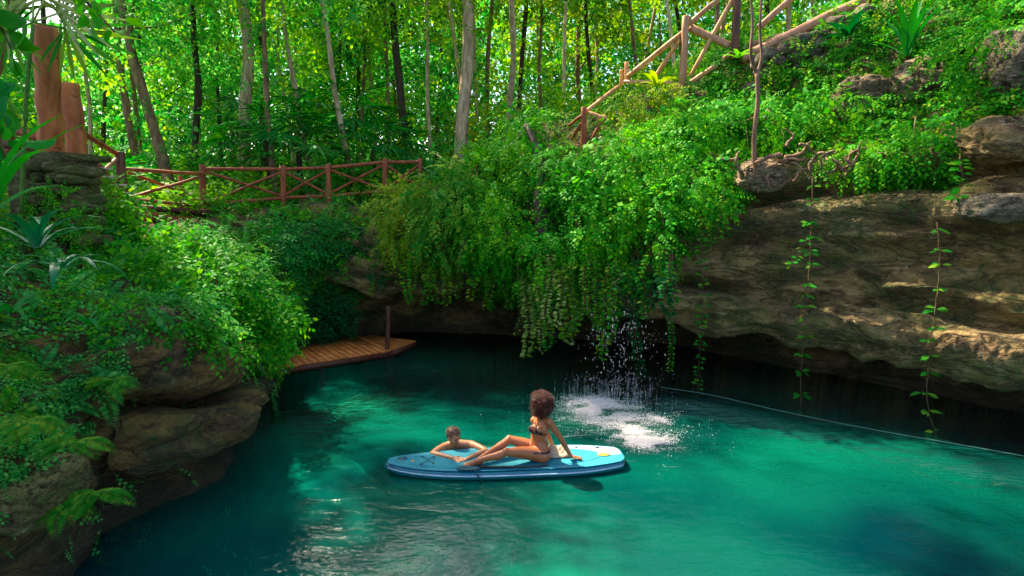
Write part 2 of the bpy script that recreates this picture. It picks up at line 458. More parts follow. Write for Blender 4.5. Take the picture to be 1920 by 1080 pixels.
# ---------------------------------------------------------------- terrain sheets
def crom(A, n, axis):
    A = np.moveaxis(A, axis, 0)
    out = []
    m_ = len(A)
    for i in range(m_ - 1):
        p0 = A[i - 1] if i > 0 else 2 * A[0] - A[1]
        p1, p2 = A[i], A[i + 1]
        p3 = A[i + 2] if i + 2 < m_ else 2 * A[-1] - A[-2]
        for t in np.linspace(0, 1, n, endpoint=False):
            m1, m2 = (p2 - p0) * .5 * .7, (p3 - p1) * .5 * .7
            out.append((2 * t ** 3 - 3 * t * t + 1) * p1 + (t ** 3 - 2 * t * t + t) * m1 + (-2 * t ** 3 + 3 * t * t) * p2 + (t ** 3 - t * t) * m2)
    out.append(A[-1])
    return np.moveaxis(np.array(out), 0, axis)
class Sheet:
    def __init__(s, cols, nc, nr, disp):
        G = crom(crom(np.array(cols, float), nc, 0), nr, 1)
        s.ci = np.linspace(0, len(cols) - 1, G.shape[0]); s.ri = np.linspace(0, len(cols[0]) - 1, G.shape[1])
        n = s.normals(G)
        G = G + disp(G, n, s.ci[:, None] + 0 * s.ri[None], s.ri[None] + 0 * s.ci[:, None])
        s.G = G; s.n = s.normals(G)
    def normals(s, G):
        return unit(np.cross(np.gradient(G, axis=0), np.gradient(G, axis=1)))
    def build(s, name, mat):
        a, b_ = s.G.shape[:2]
        i = np.arange(a - 1)[:, None] * b_; j = np.arange(b_ - 1)[None]
        Q = np.stack([i + j, i + b_ + j, i + b_ + j + 1, i + j + 1], -1).reshape(-1, 4)
        o = mk(name, s.G.reshape(-1, 3), Q, mat, smooth=True)
        return props(o, kind='structure')
    def sample(s, n, weight=None):
        G = s.G
        a = np.cross(G[1:, :-1] - G[:-1, :-1], G[:-1, 1:] - G[:-1, :-1]); ar = np.linalg.norm(a, axis=-1)
        ctr = (G[1:, 1:] + G[:-1, :-1]) / 2
        w = ar.copy()
        if weight is not None:
            w = w * weight(ctr.reshape(-1, 3), s.n[:-1, :-1].reshape(-1, 3)).reshape(w.shape)
        w = w.ravel(); w = w / w.sum()
        idx = rng.choice(len(w), n, p=w)
        ii, jj = np.unravel_index(idx, ar.shape)
        r1, r2 = rng.random(n)[:, None], rng.random(n)[:, None]
        p = (G[ii, jj] * (1 - r1) + G[ii + 1, jj] * r1) * (1 - r2) + (G[ii, jj + 1] * (1 - r1) + G[ii + 1, jj + 1] * r1) * r2
        return p, s.n[ii, jj]

def colA(u, vw, vl, yl, mid, ft, sl_, top, back=5.0):
    w = W(u, vw)
    b0 = w + np.array([.3, 1.2, -3.2])
    lip = P(u, vl, yl)
    inner = np.array([w[0] + .15, w[1] + .55, lip[2] * .6])
    ceil = np.array([w[0] * .5 + lip[0] * .5, w[1] * .6 + lip[1] * .4, lip[2] + .02])
    lo = P(u, vl - 22, yl - .12)
    t = P(u, *top)
    rad = unit(np.array([t[0] * .8, t[1], 0])) * back
    return [b0, w, inner, ceil, lip, lo, P(u, *mid), P(u, *ft), P(u, *sl_), t, t + rad + np.array([0, 0, .15])]
ca = [(560, 640, 560, 15.2, (490, 15.2), (430, 15.8), (400, 16.3), (380, 16.8)),
      (660, 638, 548, 14.5, (480, 14.8), (425, 15.4), (398, 16.0), (378, 16.7)),
      (760, 622, 538, 14.1, (470, 14.0), (420, 14.5), (390, 15.4), (368, 16.6)),
      (880, 626, 535, 13.7, (470, 13.5), (400, 14.0), (350, 15.0), (312, 16.6)),
      (1000, 632, 560, 13.0, (480, 12.8), (390, 13.2), (300, 14.2), (240, 15.8)),
      (1120, 638, 585, 12.3, (490, 12.2), (380, 12.6), (290, 13.8), (222, 15.4)),
      (1250, 645, 598, 11.6, (500, 11.6), (380, 11.9), (270, 13.2), (165, 15.0)),
      (1400, 672, 618, 11.0, (500, 11.2), (370, 11.5), (240, 12.8), (100, 14.6)),
      (1550, 702, 640, 10.3, (510, 10.6), (345, 11.0), (200, 12.3), (35, 14.2)),
      (1700, 730, 660, 9.6, (530, 9.9), (320, 10.3), (160, 11.7), (-30, 13.7)),
      (1850, 760, 690, 8.9, (545, 9.2), (300, 9.6), (130, 10.9), (-60, 13.0)),
      (2000, 790, 715, 8.2, (555, 8.4), (290, 8.8), (110, 10.1), (-100, 12.4)),
      (2250, 850, 765, 7.2, (580, 7.3), (290, 7.6), (80, 8.9), (-150, 11.2)),
      (2600, 940, 840, 6.0, (620, 6.1), (290, 6.4), (50, 7.6), (-200, 10.0))]
def dispA(G, n, ci, ri):
    p = G.reshape(-1, 3)
    big = fbm(p * np.array([.55, .55, .9]), 3, 3)
    st = 1 - np.abs(fbm(p * np.array([.45, .45, 2.6]) + 4, 4, 9)) * 1.2      # ledges
    hi = fbm(p * np.array([2.2, 2.2, 3.4]), 5, 21); rg = (1 - np.abs(fbm(p * np.array([1.1, 1.1, 2.2]) + 3, 4, 27))) - .5
    amp = np.clip((ri.ravel() - 0.5), 0, 1)
    face = np.clip(1 - np.abs(ri.ravel() - 5.5) / 3, 0, 1)
    far = np.clip((ci.ravel() - 5.2) * 1.2, 0, 1); cc = vnoise(np.stack([ci.ravel() * 1.7, 0 * amp, 0 * amp], 1), 6) * .16; r_ = ri.ravel()
    gro = (-.42 * np.exp(-((r_ - 5.62 - cc) / .13) ** 2) - .20 * np.exp(-((r_ - 6.35 + cc) / .07) ** 2) - .5 * np.exp(-((r_ - 6.95 + cc * .6) / .13) ** 2) + .20 * np.exp(-((r_ - 5.1) / .3) ** 2)) * far
    pit = -.22 * np.clip(vnoise(p * np.array([1.5, 1.5, 2.4]), 61) - .45, 0, 1) * face
    d = gro + pit + (big * .22 + (st - .4) * .34 * face + hi * .10 + rg * .13 * face) * amp
    return (n.reshape(-1, 3) * d[:, None]).reshape(G.shape)
shA = Sheet([colA(*c) for c in ca], 38, 26, dispA)
# make normals face the pool / sky

def colB(w, *pts, back=3.5):
    w0 = W(*w)
    L = [w0 + np.array([-.1, .2, -3.2]), w0] + [P(*p) for p in pts]
    t = L[-1]
    return L + [t + unit(np.array([t[0] * 1.1, t[1] * .8, 0])) * back + np.array([0, 0, .1])]
cb = [colB((-400, 1300), (-400, 1100, 3.8), (-420, 950, 3.9), (-430, 800, 4.1), (-450, 660, 4.4), (-480, 540, 5), (-500, 460, 6)),
      colB((-40, 1160), (-40, 1010, 4.6), (-40, 880, 4.7), (-50, 760, 4.9), (-60, 650, 5.3), (-80, 540, 6), (-100, 460, 7)),
      colB((110, 1100), (100, 960, 5.2), (100, 850, 5.4), (100, 740, 5.7), (90, 640, 6.2), (60, 540, 7.0), (40, 455, 8.2)),
      colB((190, 1000), (170, 880, 6.2), (200, 770, 6.4), (200, 670, 6.5), (180, 580, 7.2), (160, 500, 8.4), (150, 435, 9.8)),
      colB((300, 950), (300, 850, 6.6), (320, 750, 6.8), (315, 650, 6.9), (290, 565, 8.0), (250, 485, 9.6), (230, 432, 11.2)),
      colB((420, 890), (440, 800, 7.6), (440, 730, 7.9), (430, 660, 8.1), (400, 565, 9.4), (350, 475, 11), (320, 427, 12.8)),
      colB((472, 770), (472, 728, 10.0), (480, 690, 10.0), (492, 650, 10.0), (465, 560, 11), (430, 480, 12.4), (400, 425, 14.2)),
      colB((500, 700), (505, 665, 12.2), (515, 640, 12.0), (515, 615, 12.0), (505, 550, 12.6), (480, 480, 13.6), (470, 400, 15.6)),
      colB((560, 655), (560, 620, 14.1), (560, 580, 14.2), (560, 520, 14.3), (555, 460, 14.8), (550, 420, 15.5), (545, 388, 16.5)),
      colB((680, 640), (680, 605, 14.9), (675, 565, 14.8), (672, 520, 14.7), (668, 465, 15.0), (664, 420, 15.7), (660, 384, 16.7))]
def dispB(G, n, ci, ri):
    p = G.reshape(-1, 3); ci = ci.ravel(); ri = ri.ravel()
    big = fbm(p * np.array([.7, .7, 1.0]), 3, 33)
    hi = fbm(p * np.array([2.4, 2.4, 4]), 5, 41) + ((1 - np.abs(fbm(p * np.array([1.3, 1.3, 3]) + 3, 4, 47))) - .5) * 1.2
    st = 1 - np.abs(fbm(p * np.array([.5, .5, 2.4]) + 8, 4, 49)) * 1.2
    amp = np.clip(ri - .5, 0, 1)
    boulder = np.clip((ci - 2.6) * 2, 0, 1) * np.clip((6.6 - ci) * 2, 0, 1)
    wob = vnoise(np.stack([ci * 2, ci * 0, ci * 0], 1), 5) * .12
    slot = -0.8 * np.exp(-((ri - 2.95 - wob) / .13) ** 2) * boulder         # bedding crack under the brow
    slot += -0.35 * np.exp(-((ri - 1.35 + wob) / .2) ** 2) * boulder
    bulge = .18 * np.exp(-((ri - 2.1) / .5) ** 2) * boulder
    d = (big * .17 + hi * .10 + (st - .4) * .2 * np.clip(1 - np.abs(ri - 2.5) / 2, 0, 1)) * amp + slot + bulge
    s_ = 1
    return (n.reshape(-1, 3) * s_ * d[:, None]).reshape(G.shape)
shB = Sheet(cb, 40, 30, dispB)
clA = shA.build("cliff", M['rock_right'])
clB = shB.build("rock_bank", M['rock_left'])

# forest floor: from the rim outwards
rimA = shA.G[:, -1]; rimB = shB.G[:, -1]
rim = np.concatenate([rimB[::4], rimA[rimA[:, 0] > rimB[-1, 0] + .2][::4]])
ang = np.arctan2(rim[:, 0], rim[:, 1]); o_ = np.argsort(ang); rim = rim[o_]; ang = ang[o_]
ts = np.concatenate([[-.03], np.linspace(0, 1, 26) ** 1.5])
C0 = np.array([0, 0, 0])
def rim_at(a):
    return np.interp(a, ang, np.linalg.norm(rim[:, :2], axis=1)), np.interp(a, ang, rim[:, 2])
def ground_z(x, y):
    a = math.atan2(x, y); r, z = rim_at(a)
    d = math.hypot(x, y) - r
    hill = 3.0 * max(0, min(1, (math.degrees(a) - 5) / 30)) * max(0, min(1, d / 25))
    return float(z) + hill * .5
aa = np.linspace(ang[0], ang[-1], 240)
G = np.zeros((len(aa), len(ts), 3))
for i, a in enumerate(aa):
    r, z = rim_at(a)
    for j, t in enumerate(ts):
        rr = r + t * 90
        G[i, j] = (math.sin(a) * rr, math.cos(a) * rr, z - (.06 if t <= 0 else 0) + (ground_z(math.sin(a) * rr, math.cos(a) * rr) - z))
G[..., 2] += .12 * fbm(G.reshape(-1, 3) * .5, 3, 77).reshape(G.shape[:2])
class _S(Sheet):
    def __init__(s, G): s.G = G; s.n = s.normals(G)
shG = _S(G)
if shG.n[..., 2].mean() < 0: shG.n = -shG.n
gr = shG.build("ground", M['soil'])

# pool bed
nx, ny = 150, 110
X, Y = np.meshgrid(np.linspace(-15, 17, nx), np.linspace(-2.9, 18.5, ny), indexing='ij')
pp = np.stack([X.ravel(), Y.ravel(), 0 * X.ravel()], 1)
dep = -3.0 + .5 * fbm(pp * .35, 4, 55) - .5 * np.clip((pp[:, 0] - 0) / 6, -1, 1)
def rise(c, r, top):
    d = np.hypot((pp[:, 0] - c[0]) / r[0], (pp[:, 1] - c[1]) / r[1])
    return np.clip(1 - d * d, 0, 1) * top
sh_ = W(520, 740); al = W(700, 690); al2 = W(620, 760); al3 = W(560, 790)
dep = np.maximum(dep, -3.2 + rise(sh_, (1.3, 2.2), 3.0) + .25 * fbm(pp * 1.6, 3, 58))
dep = np.maximum(dep, -3.2 + rise(al, (1.6, 1.2), 2.3) + .3 * fbm(pp * 1.4, 3, 59))
dep = np.maximum(dep, -3.2 + rise(al2, (1.3, 1.6), 2.1) + .3 * fbm(pp * 1.4, 3, 60))
dep = np.clip(dep, -4.0, -.25)
m, nt, b = new_mat("pool_bed")
f = noise_fac(nt, 0.9, 6, 0.65)
c = ramp(nt, f, [(0.36, (.10, .16, .05)), (0.52, (.45, .5, .3)), (0.7, (.75, .72, .55))])
nt.links.new(c, b.inputs["Base Color"]); b.inputs["Roughness"].default_value = .9
bump(nt, b, f, .5, .1)
M['bed'] = m
i = np.arange(nx - 1)[:, None] * ny; j = np.arange(ny - 1)[None]
Q = np.stack([i + j, i + ny + j, i + ny + j + 1, i + j + 1], -1).reshape(-1, 4)
props(mk("pool_bed", np.stack([X.ravel(), Y.ravel(), dep], 1), Q, M['bed'], smooth=True), kind='structure')
# ---------------------------------------------------------------- leaf templates: base at 0, grows along +Y, faces +Z
def T_leaf(w=.34, fold=.06, droop=-.08):
    V = np.array([(0, 0, 0), (-w * .8, .3, fold), (-w, .55, fold), (0, 1, droop), (w, .55, fold), (w * .8, .3, fold), (0, .45, 0)])
    return V, [np.array([(0, 6, 2, 1), (6, 3, 2, 2)][:1] + [(0, 5, 4, 6)]), np.array([(6, 3, 2), (6, 4, 3)])]
def T_quad(w=.3, fold=.08):
    return np.array([(0, 0, 0), (-w, .5, fold), (0, 1, -.03), (w, .5, fold)]), [np.array([(0, 3, 2, 1)])]
def combine(items):
    """items: (template, base, dir, nrm, scale)"""
    mb = MB()
    for (V, F), p, d, n, s in items:
        v, f = place((V, F), np.array([p]), np.array([d]), np.array([n]), np.array([s])); mb.add(v, f)
    return np.concatenate(mb.V), [np.concatenate(f) for f in mb.F.values()]
def place(T, p, d, n, s):
    V, F = T
    d = unit(d); x = unit(np.cross(d, n)); z = np.cross(x, d)
    s = np.asarray(s, float)
    if s.ndim == 1: s = np.stack([s, s, s], 1)
    out = p[:, None, :] + (V[None, :, 0, None] * s[:, 0, None, None]) * x[:, None, :] + (V[None, :, 1, None] * s[:, 1, None, None]) * d[:, None, :] + (V[None, :, 2, None] * s[:, 2, None, None]) * z[:, None, :]
    off = (np.arange(len(p)) * len(V))[:, None, None]
    return out.reshape(-1, 3), [(f[None] + off).reshape(-1, f.shape[1]) for f in (F if isinstance(F, list) else [F])]
def stem_T(pts, r0, r1):
    V, F = tube(pts, np.linspace(r0, r1, len(pts)), 3, cap=False); return V, F
def T_spray(n=9, leaf=.24, w=.3, droop=.5, seed=0, quad=True):
    """twig with alternate leaves, unit length"""
    r = np.random.default_rng(seed); items = []
    t = np.linspace(0, 1, n + 1)
    path = np.stack([.04 * np.sin(t * 5), t, -droop * t * t], 1)
    TL = T_quad(w) if quad else T_leaf(w)
    for i in range(1, n + 1):
        sd = -1 if i % 2 else 1
        if i == n: sd = 0
        d = np.array([sd * 1.0, .55 + .2 * r.random(), -.3 - .5 * r.random()])
        items.append((TL, path[i], unit(d), unit(np.array([r.normal(0, .35), .35, 1.0])), leaf * (1.15 - .45 * abs(t[i] - .4)) * (.8 + .4 * r.random())))
    V, F = combine(items)
    mb = MB().add(V, F); sv, sf = stem_T(path[::3], .010, .004); mb.add(sv, sf)
    return np.concatenate(mb.V), [np.concatenate(f) for f in mb.F.values()]
def T_fern(n=19, droop=.55):
    """fern frond, narrow leaflets both sides"""
    items = []; t = np.linspace(0, 1, n + 1)
    path = np.stack([0 * t, t, .25 * t - droop * t * t * 1.2], 1)
    for i in range(1, n + 1):
        L = .27 * math.sin(math.pi * min(1, (t[i] * .85 + .12))) + .03
        for sd in (-1, 1):
            items.append((T_quad(.13, .03), path[i], unit(np.array([sd, .45, -.25])), np.array([0, .2, 1.0]), L))
    V, F = combine(items); mb = MB().add(V, F); sv, sf = stem_T(path[::3], .012, .004); mb.add(sv, sf)
    return np.concatenate(mb.V), [np.concatenate(f) for f in mb.F.values()]
TL, TQ = T_leaf(), T_quad()
SPRAYS = [T_spray(9, .24, .30, .5, s) for s in range(4)]
FINE = [T_spray(15, .17, .26, .75, 10 + s) for s in range(3)]
FERN = T_fern()
def rand_dirs(n, up=0.0, spread=1.0):
    d = rng.normal(0, 1, (n, 3)) * spread; d[:, 2] += up; return unit(d)
def scatter(mb, temps, p, d, nr, s):
    k = rng.integers(0, len(temps), len(p))
    for i, T in enumerate(temps):
        q = k == i
        if q.any():
            v, f = place(T, p[q], d[q], nr[q], s[q]); mb.add(v, f)

# ---------------------------------------------------------------- ground cover on the rock (nobody could count it)
def cover(name, sheet, n, wfun, mat, size=(.25, .5), thick=.3, temps=SPRAYS, down=.6, clump=1.6, gap=-.25, seed=1):
    def wt(p, nr):
        u, v = proj(p)
        c = fbm(p * clump, 3, seed)
        return np.clip(wfun(u, v, p), 0, None) * np.clip((c - gap) * 2.2, 0, 1)
    p, nr = sheet.sample(n, wt)
    lump = np.clip(.5 + fbm(p * 1.3, 2, seed + 9), 0, 1.4)
    p = p + nr * (rng.random(n)[:, None] ** 1.5 * thick * lump[:, None]) - nr * .03
    d = unit(nr * .8 + rand_dirs(n) * .8 + np.array([0, 0, -down]))
    up = unit(nr + rand_dirs(n) * .5 + np.array([0, -.15, .5]))
    s = size[0] + (size[1] - size[0]) * rng.random(n) ** 1.4
    mb = MB(); scatter(mb, temps, p, d, up, s)
    o = mb.build(name, mat); return props(o, kind='stuff')
BIG = [(640, 366), (640, 520), (715, 522), (850, 520), (950, 545), (1050, 585), (1150, 575), (1230, 545), (1270, 470), (1350, 360), (1390, 300), (1440, 265), (1600, 285), (1680, 330), (1760, 370), (1790, 300), (1830, 240), (2000, 170), (2700, 120), (2700, -700), (900, -300), (900, 250), (800, 300), (760, 362)]
def wA(u, v, p):
    w = inpoly(u, v, BIG) * 1.0
    rockpatch = ((u > 1570) & (u < 1650) & (v > 155) & (v < 230)) | ((u > 1690) & (u < 1775) & (v > 115) & (v < 195)) | ((u > 1400) & (u < 1560) & (v > 50) & (v < 120))
    w = np.where(rockpatch, w * .08, w)
    w = np.where((u > 1500) & (v > 220), w * .6, w)
    return w
cover("slope_ivy_cover", shA, 9000, lambda u, v, p: wA(u, v, p) * (u > 1330), M['leaf_bright'], (.22, .5), .35, seed=3, gap=-.9)
cover("ivy_cover", shA, 9000, lambda u, v, p: wA(u, v, p) * np.where(u > 900, 1, .45), M['leaf_bright'], (.2, .42), .45, seed=2, gap=-.35)
cover("creeper_cover", shA, 3200, lambda u, v, p: wA(u, v, p) * (v < 420), M['leaf_warm'], (.2, .4), .55, seed=5, gap=-.05)
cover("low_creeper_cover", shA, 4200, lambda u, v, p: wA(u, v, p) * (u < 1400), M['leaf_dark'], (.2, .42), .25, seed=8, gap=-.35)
cover("cliff_moss_cover", shA, 700, lambda u, v, p: ((u > 1250) & (v > 380) & (v < 640)) * .5 + ((u > 1750) & (v < 380)) * 1.0, M['leaf_dark'], (.08, .2), .05, seed=11, gap=.2, clump=1.1)
LEFT = [(-700, 200), (-700, 560), (60, 590), (200, 640), (330, 655), (440, 672), (500, 695), (540, 680), (560, 640), (660, 640), (700, 620), (700, 360), (400, 380)]
LOWL = [(-700, 560), (-700, 1000), (60, 960), (130, 850), (190, 740), (250, 640), (200, 600)]
def wB(u, v, p): return np.where((u > 195) & (u < 405) & (v < 445), .12, 1.0) * inpoly(u, v, LEFT) * np.where(v < 600, 1.0, .8) * np.where((u < 260) & (v > 450), .7, 1.0)
cover("bank_ivy_cover", shB, 8500, lambda u, v, p: wB(u, v, p) * np.where(u < 560, 1, .5), M['leaf_bright'], (.16, .36), .38, seed=14, gap=-.45)
cover("bank_creeper_cover", shB, 5500, lambda u, v, p: wB(u, v, p), M['leaf_emerald'], (.16, .36), .45, seed=17, gap=-.2)
cover("bank_fern_cover", shB, 700, lambda u, v, p: wB(u, v, p) * (u < 560) + inpoly(u, v, LOWL) * .6, M['leaf_emerald'], (.25, .5), .2, temps=[FERN], seed=19, gap=-.1)
cover("rock_creeper_cover", shB, 3200, lambda u, v, p: inpoly(u, v, LOWL) + .02, M['leaf_emerald'], (.10, .24), .12, seed=20, gap=-.25)
cover("rock_fern_cover", shB, 420, lambda u, v, p: inpoly(u, v, LOWL) + .0, M['leaf_vine'], (.16, .34), .12, temps=[FERN], seed=26, gap=-.1)
def wG(u, v, p): return np.clip(1 - np.hypot(p[:, 0], p[:, 1] - 8) / 34, 0, 1) ** 2 * 1.0
cover("forest_floor_cover", shG, 7000, wG, M['leaf_forest'], (.35, .9), .8, down=-.5, clump=.5, gap=-.2, seed=23)

# ---------------------------------------------------------------- trees
LT = {}
def open_sky(p):
    u, v = proj(p); return ~((u > 10) & (u < 190) & (v < 60))
def crown_mesh(mb, centres, radii, n, leaf=.2, flat=.7):
    """leaf sprays around many small clumps, so gaps stay open between them"""
    k = rng.choice(len(centres), n, p=radii ** 2 / (radii ** 2).sum())
    d = rand_dirs(n); rr = rng.random(n) ** .5
    p = centres[k] + d * (radii[k] * rr)[:, None] * np.array([1, 1, flat])
    q = open_sky(p); p = p[q]; d = d[q]; n = len(p)
    dr = unit(d * .8 + rand_dirs(n) * .7 + np.array([0, 0, -.25]))
    scatter(mb, CROWNT, p, dr, unit(rand_dirs(n) * .8 + np.array([0, 0, .9])), leaf * (.6 + .8 * rng.random(n)))
CROWNT = [T_spray(5, .42, .30, .3, 30 + s) for s in range(4)]
def tree(base, lean_top, height, rad, bark, leafm, label, crown_r=2.2, crown_z=.55, n=520, leaf=.34, group="trees of the forest behind the pool", forks=5, cat="tree", name="forest_tree", low=True):
    base = np.asarray(base, float)
    t = empty(name, base, label, cat, group)
    d = unit(lean_top - base); top = base + d * height
    k = 9; tt = np.linspace(0, 1, k)
    wob = np.cumsum(rng.normal(0, .075 * height / 10, (k, 3)), 0) * np.array([1, 1, 0]); wob[0] = 0
    path = base - d * .4 + (top - base + d * .4) * tt[:, None] + wob * np.sin(tt * math.pi)[:, None]
    path = smoothpath(path, 3)
    rr = rad * (1.15 - .75 * np.linspace(0, 1, len(path))) * (1 + .08 * rng.normal(0, 1, len(path))); rr[0] *= 1.4
    mb = MB(); v, f = tube(path, rr, 9); mb.add(v, f)
    tips = []
    for i in range(forks):
        a = rng.random() * 6.28; s = crown_z + (1 - crown_z) * rng.random() * .9
        st = path[int(s * (len(path) - 1))]; L = crown_r * (.6 + .6 * rng.random())
        e = st + np.array([math.cos(a) * L, math.sin(a) * L, L * (.3 + .6 * rng.random())])
        mid = (st + e) / 2 + np.array([0, 0, -.1 * L])
        v, f = tube(smoothpath([st, mid, e], 4), np.linspace(rad * .4, rad * .08, 9), 5); mb.add(v, f)
        tips += [e, mid, (mid + e) / 2]
    mb.build("trunk", bark, t, smooth=True)
    c = [np.array(x) for x in tips] + [path[-1]]
    m_ = 10
    for i in range(m_):
        s = crown_z + (1 - crown_z) * rng.random(); q = path[int(s * (len(path) - 1))]
        a = rng.random() * 6.28; L = crown_r * rng.random() ** .5
        c.append(q + np.array([math.cos(a) * L, math.sin(a) * L, rng.normal(0, .5)]))
    c = np.array(c); radii = crown_r * (.18 + .28 * rng.random(len(c)))
    mb = MB(); crown_mesh(mb, c, radii, n, leaf)
    if low:
        m2 = int(n * .12); k2 = rng.random(m2) * .8 + .1
        q = path[(k2 * (len(path) - 1)).astype(int)] + rand_dirs(m2) * .5
        scatter(mb, CROWNT, q, rand_dirs(m2, -.2), rand_dirs(m2, 1), leaf * (.5 + .6 * rng.random(m2)))
    mb.build("crown", leafm, t)
    return t
def gbase(u, y, dz=-.05):
    x = P(u, 365, y)[0]
    return np.array([x, y, ground_z(x, y) + dz])
# (u at the foot, y, u at the top edge of the photo, height, radius, bark, leaf, label)
FT = [
 (457, 19.5, 424, 11.5, .20, 'bark_pale', 'leaf_forest', "tall pale mottled trunk rising behind the middle of the red rail fence"),
 (331, 18.5, 222, 11, .15, 'bark_brown', 'leaf_emerald', "brown trunk leaning strongly to the left behind the wooden landing"),
 (266, 19.0, 214, 10.5, .11, 'bark_brown', 'leaf_forest', "slim brown trunk just left of the strongly leaning trunk"),
 (517, 18.3, 478, 10, .085, 'bark_brown', 'leaf_emerald', "thin reddish trunk right of the tall mottled trunk"),
 (594, 20.0, 508, 11, .085, 'bark_pale', 'leaf_forest', "thin pale trunk leaning left behind the fence, second from the mottled trunk"),
 (662, 18.6, 600, 11, .085, 'bark_pale', 'leaf_forest', "thin pale trunk whose foot crosses the right part of the fence"),
 (862, 19.5, 855, 12, .20, 'bark_pale', 'leaf_warm', "thick pale peeling trunk with close side stems behind the bushes"),
 (880, 20.2, 862, 11, .07, 'bark_pale', 'leaf_warm', "slender stem close against the thick pale peeling trunk"),
 (952, 19.0, 946, 12, .09, 'bark_pale', 'leaf_warm', "straight pale trunk standing between the peeling trunk and the stair rail"),
 (812, 20.8, 798, 11, .065, 'bark_pale', 'leaf_forest', "thin straight light trunk left of the peeling trunk"),
 (768, 21.0, 745, 10, .14, 'bark_dark', 'leaf_dark', "dark trunk at the right end of the red fence"),
 (360, 21.0, 352, 10, .12, 'bark_dark', 'leaf_emerald', "dark short-looking trunk behind the landing, right of the leaning trunk"),
 (726, 23.0, 722, 11, .07, 'bark_brown', 'leaf_forest', "thin brown trunk left of the dark trunk at the fence end"),
 (556, 23.0, 540, 11, .06, 'bark_pale', 'leaf_emerald', "faint thin trunk between the two thin pale leaning trunks"),
 (1054, 21.0, 1046, 11, .06, 'bark_pale', 'leaf_warm', "thin pale trunk left of the lowest stair post"),
 (1200, 24.0, 1190, 12, .07, 'bark_brown', 'leaf_warm', "thin brown trunk seen through the lower stair rail"),
 (1010, 25.0, 1018, 12, .07, 'bark_brown', 'leaf_warm', "thin brown trunk right of the straight pale trunk"),
 (900, 24.0, 905, 12, .06, 'bark_pale', 'leaf_warm', "thin pale trunk between the peeling and the straight pale trunks"),
 (680, 25.0, 690, 12, .08, 'bark_brown', 'leaf_forest', "brown trunk far behind the right part of the fence"),
 (190, 22.0, 165, 10, .08, 'bark_dark', 'leaf_forest', "thin dark trunk right of the orange posts"),
 (1115, 27.0, 1120, 13, .07, 'bark_pale', 'leaf_warm', "pale trunk far behind the lowest stair post"),
 (1330, 22.0, 1345, 13, .08, 'bark_brown', 'leaf_warm', "brown trunk seen between the two tall stair posts"),
 (1470, 24.0, 1480, 13, .09, 'bark_pale', 'leaf_warm', "pale trunk above the thick log rail at the top right"),
 (1260, 19.0, 1262, 12, .05, 'bark_pale', 'leaf_warm', "thin light stem just left of the tallest free-standing stair post"),
 (420, 26.0, 400, 12, .09, 'bark_dark', 'leaf_emerald', "dark trunk far behind, left of the mottled trunk"),
 (610, 27.0, 640, 12, .09, 'bark_dark', 'leaf_forest', "dark trunk far behind the middle of the fence"),
]
for (u, y, ut, h, r, bk, lf, lab) in FT:
    h *= 1.22; bs = gbase(u, y); tp = P(ut, 0, y + .8)
    if u == 952: tree(bs, np.array([-.15, 14.2, 13.0]), 12.2, r, M[bk], M[lf], lab, crown_r=3.2, crown_z=.78, n=1100, leaf=.4, low=False); continue  # crown leaned forward out of view, shaped to shade the water at the right
    tree(bs, tp, h, r, M[bk], M[lf], lab, crown_r=2.3 + rng.random() * .8, crown_z=.4, n=620, leaf=.36)
_o = "first second third fourth fifth sixth seventh eighth ninth tenth eleventh twelfth thirteenth fourteenth fifteenth sixteenth seventeenth eighteenth nineteenth".split()
ORD = _o + ["twentieth"] + ["twenty-" + q for q in _o[:9]] + ["thirtieth"] + ["thirty-" + q for q in _o[:9]] + ["fortieth"] + ["forty-" + q for q in _o[:9]]
# deeper trees nobody can tell apart
for i in range(34):
    a = -42 + 84 * (i + .5 * rng.random()) / 34
    rr = 25 + 12 * rng.random(); x = math.sin(R(a)) * rr; y = math.cos(R(a)) * rr
    bs = np.array([x, y, ground_z(x, y)])
    warm = a > 0
    tree(bs, bs + np.array([rng.normal(0, .6), 0, 10]), 14 + 4 * rng.random(), .06 + .06 * rng.random(), M[['bark_pale', 'bark_brown', 'bark_dark'][i % 3]], M[('leaf_warm' if i % 2 else 'leaf_forest') if warm else ('leaf_forest' if i % 2 else 'leaf_emerald')],
         "slender %s-trunked leafy tree deep in the forest, %s from the left in the far row" % (["pale", "brown", "dark"][i % 3], ORD[i]), crown_r=3.0, crown_z=.22, n=620, leaf=.5, group="slender trees deep in the forest", forks=6)
# far wood closing the view
n = 46000
a = R(-62) + R(124) * rng.random(n); rr = 40 + 12 * rng.random(n); z = rng.random(n) ** 1.1 * 19
p = np.stack([np.sin(a) * rr, np.cos(a) * rr, 4 + z], 1)
keep = fbm(p * np.array([.16, .16, .22]), 3, 88) > (-1.2 + z / 19 * 1.15)
p = p[keep & open_sky(p)]; n = len(p); mb = MB()
scatter(mb, CROWNT, p, rand_dirs(n), rand_dirs(n, .6), .9 * (.6 + .8 * rng.random(n)))
props(mb.build("far_wood", M['leaf_emerald']), kind='stuff')

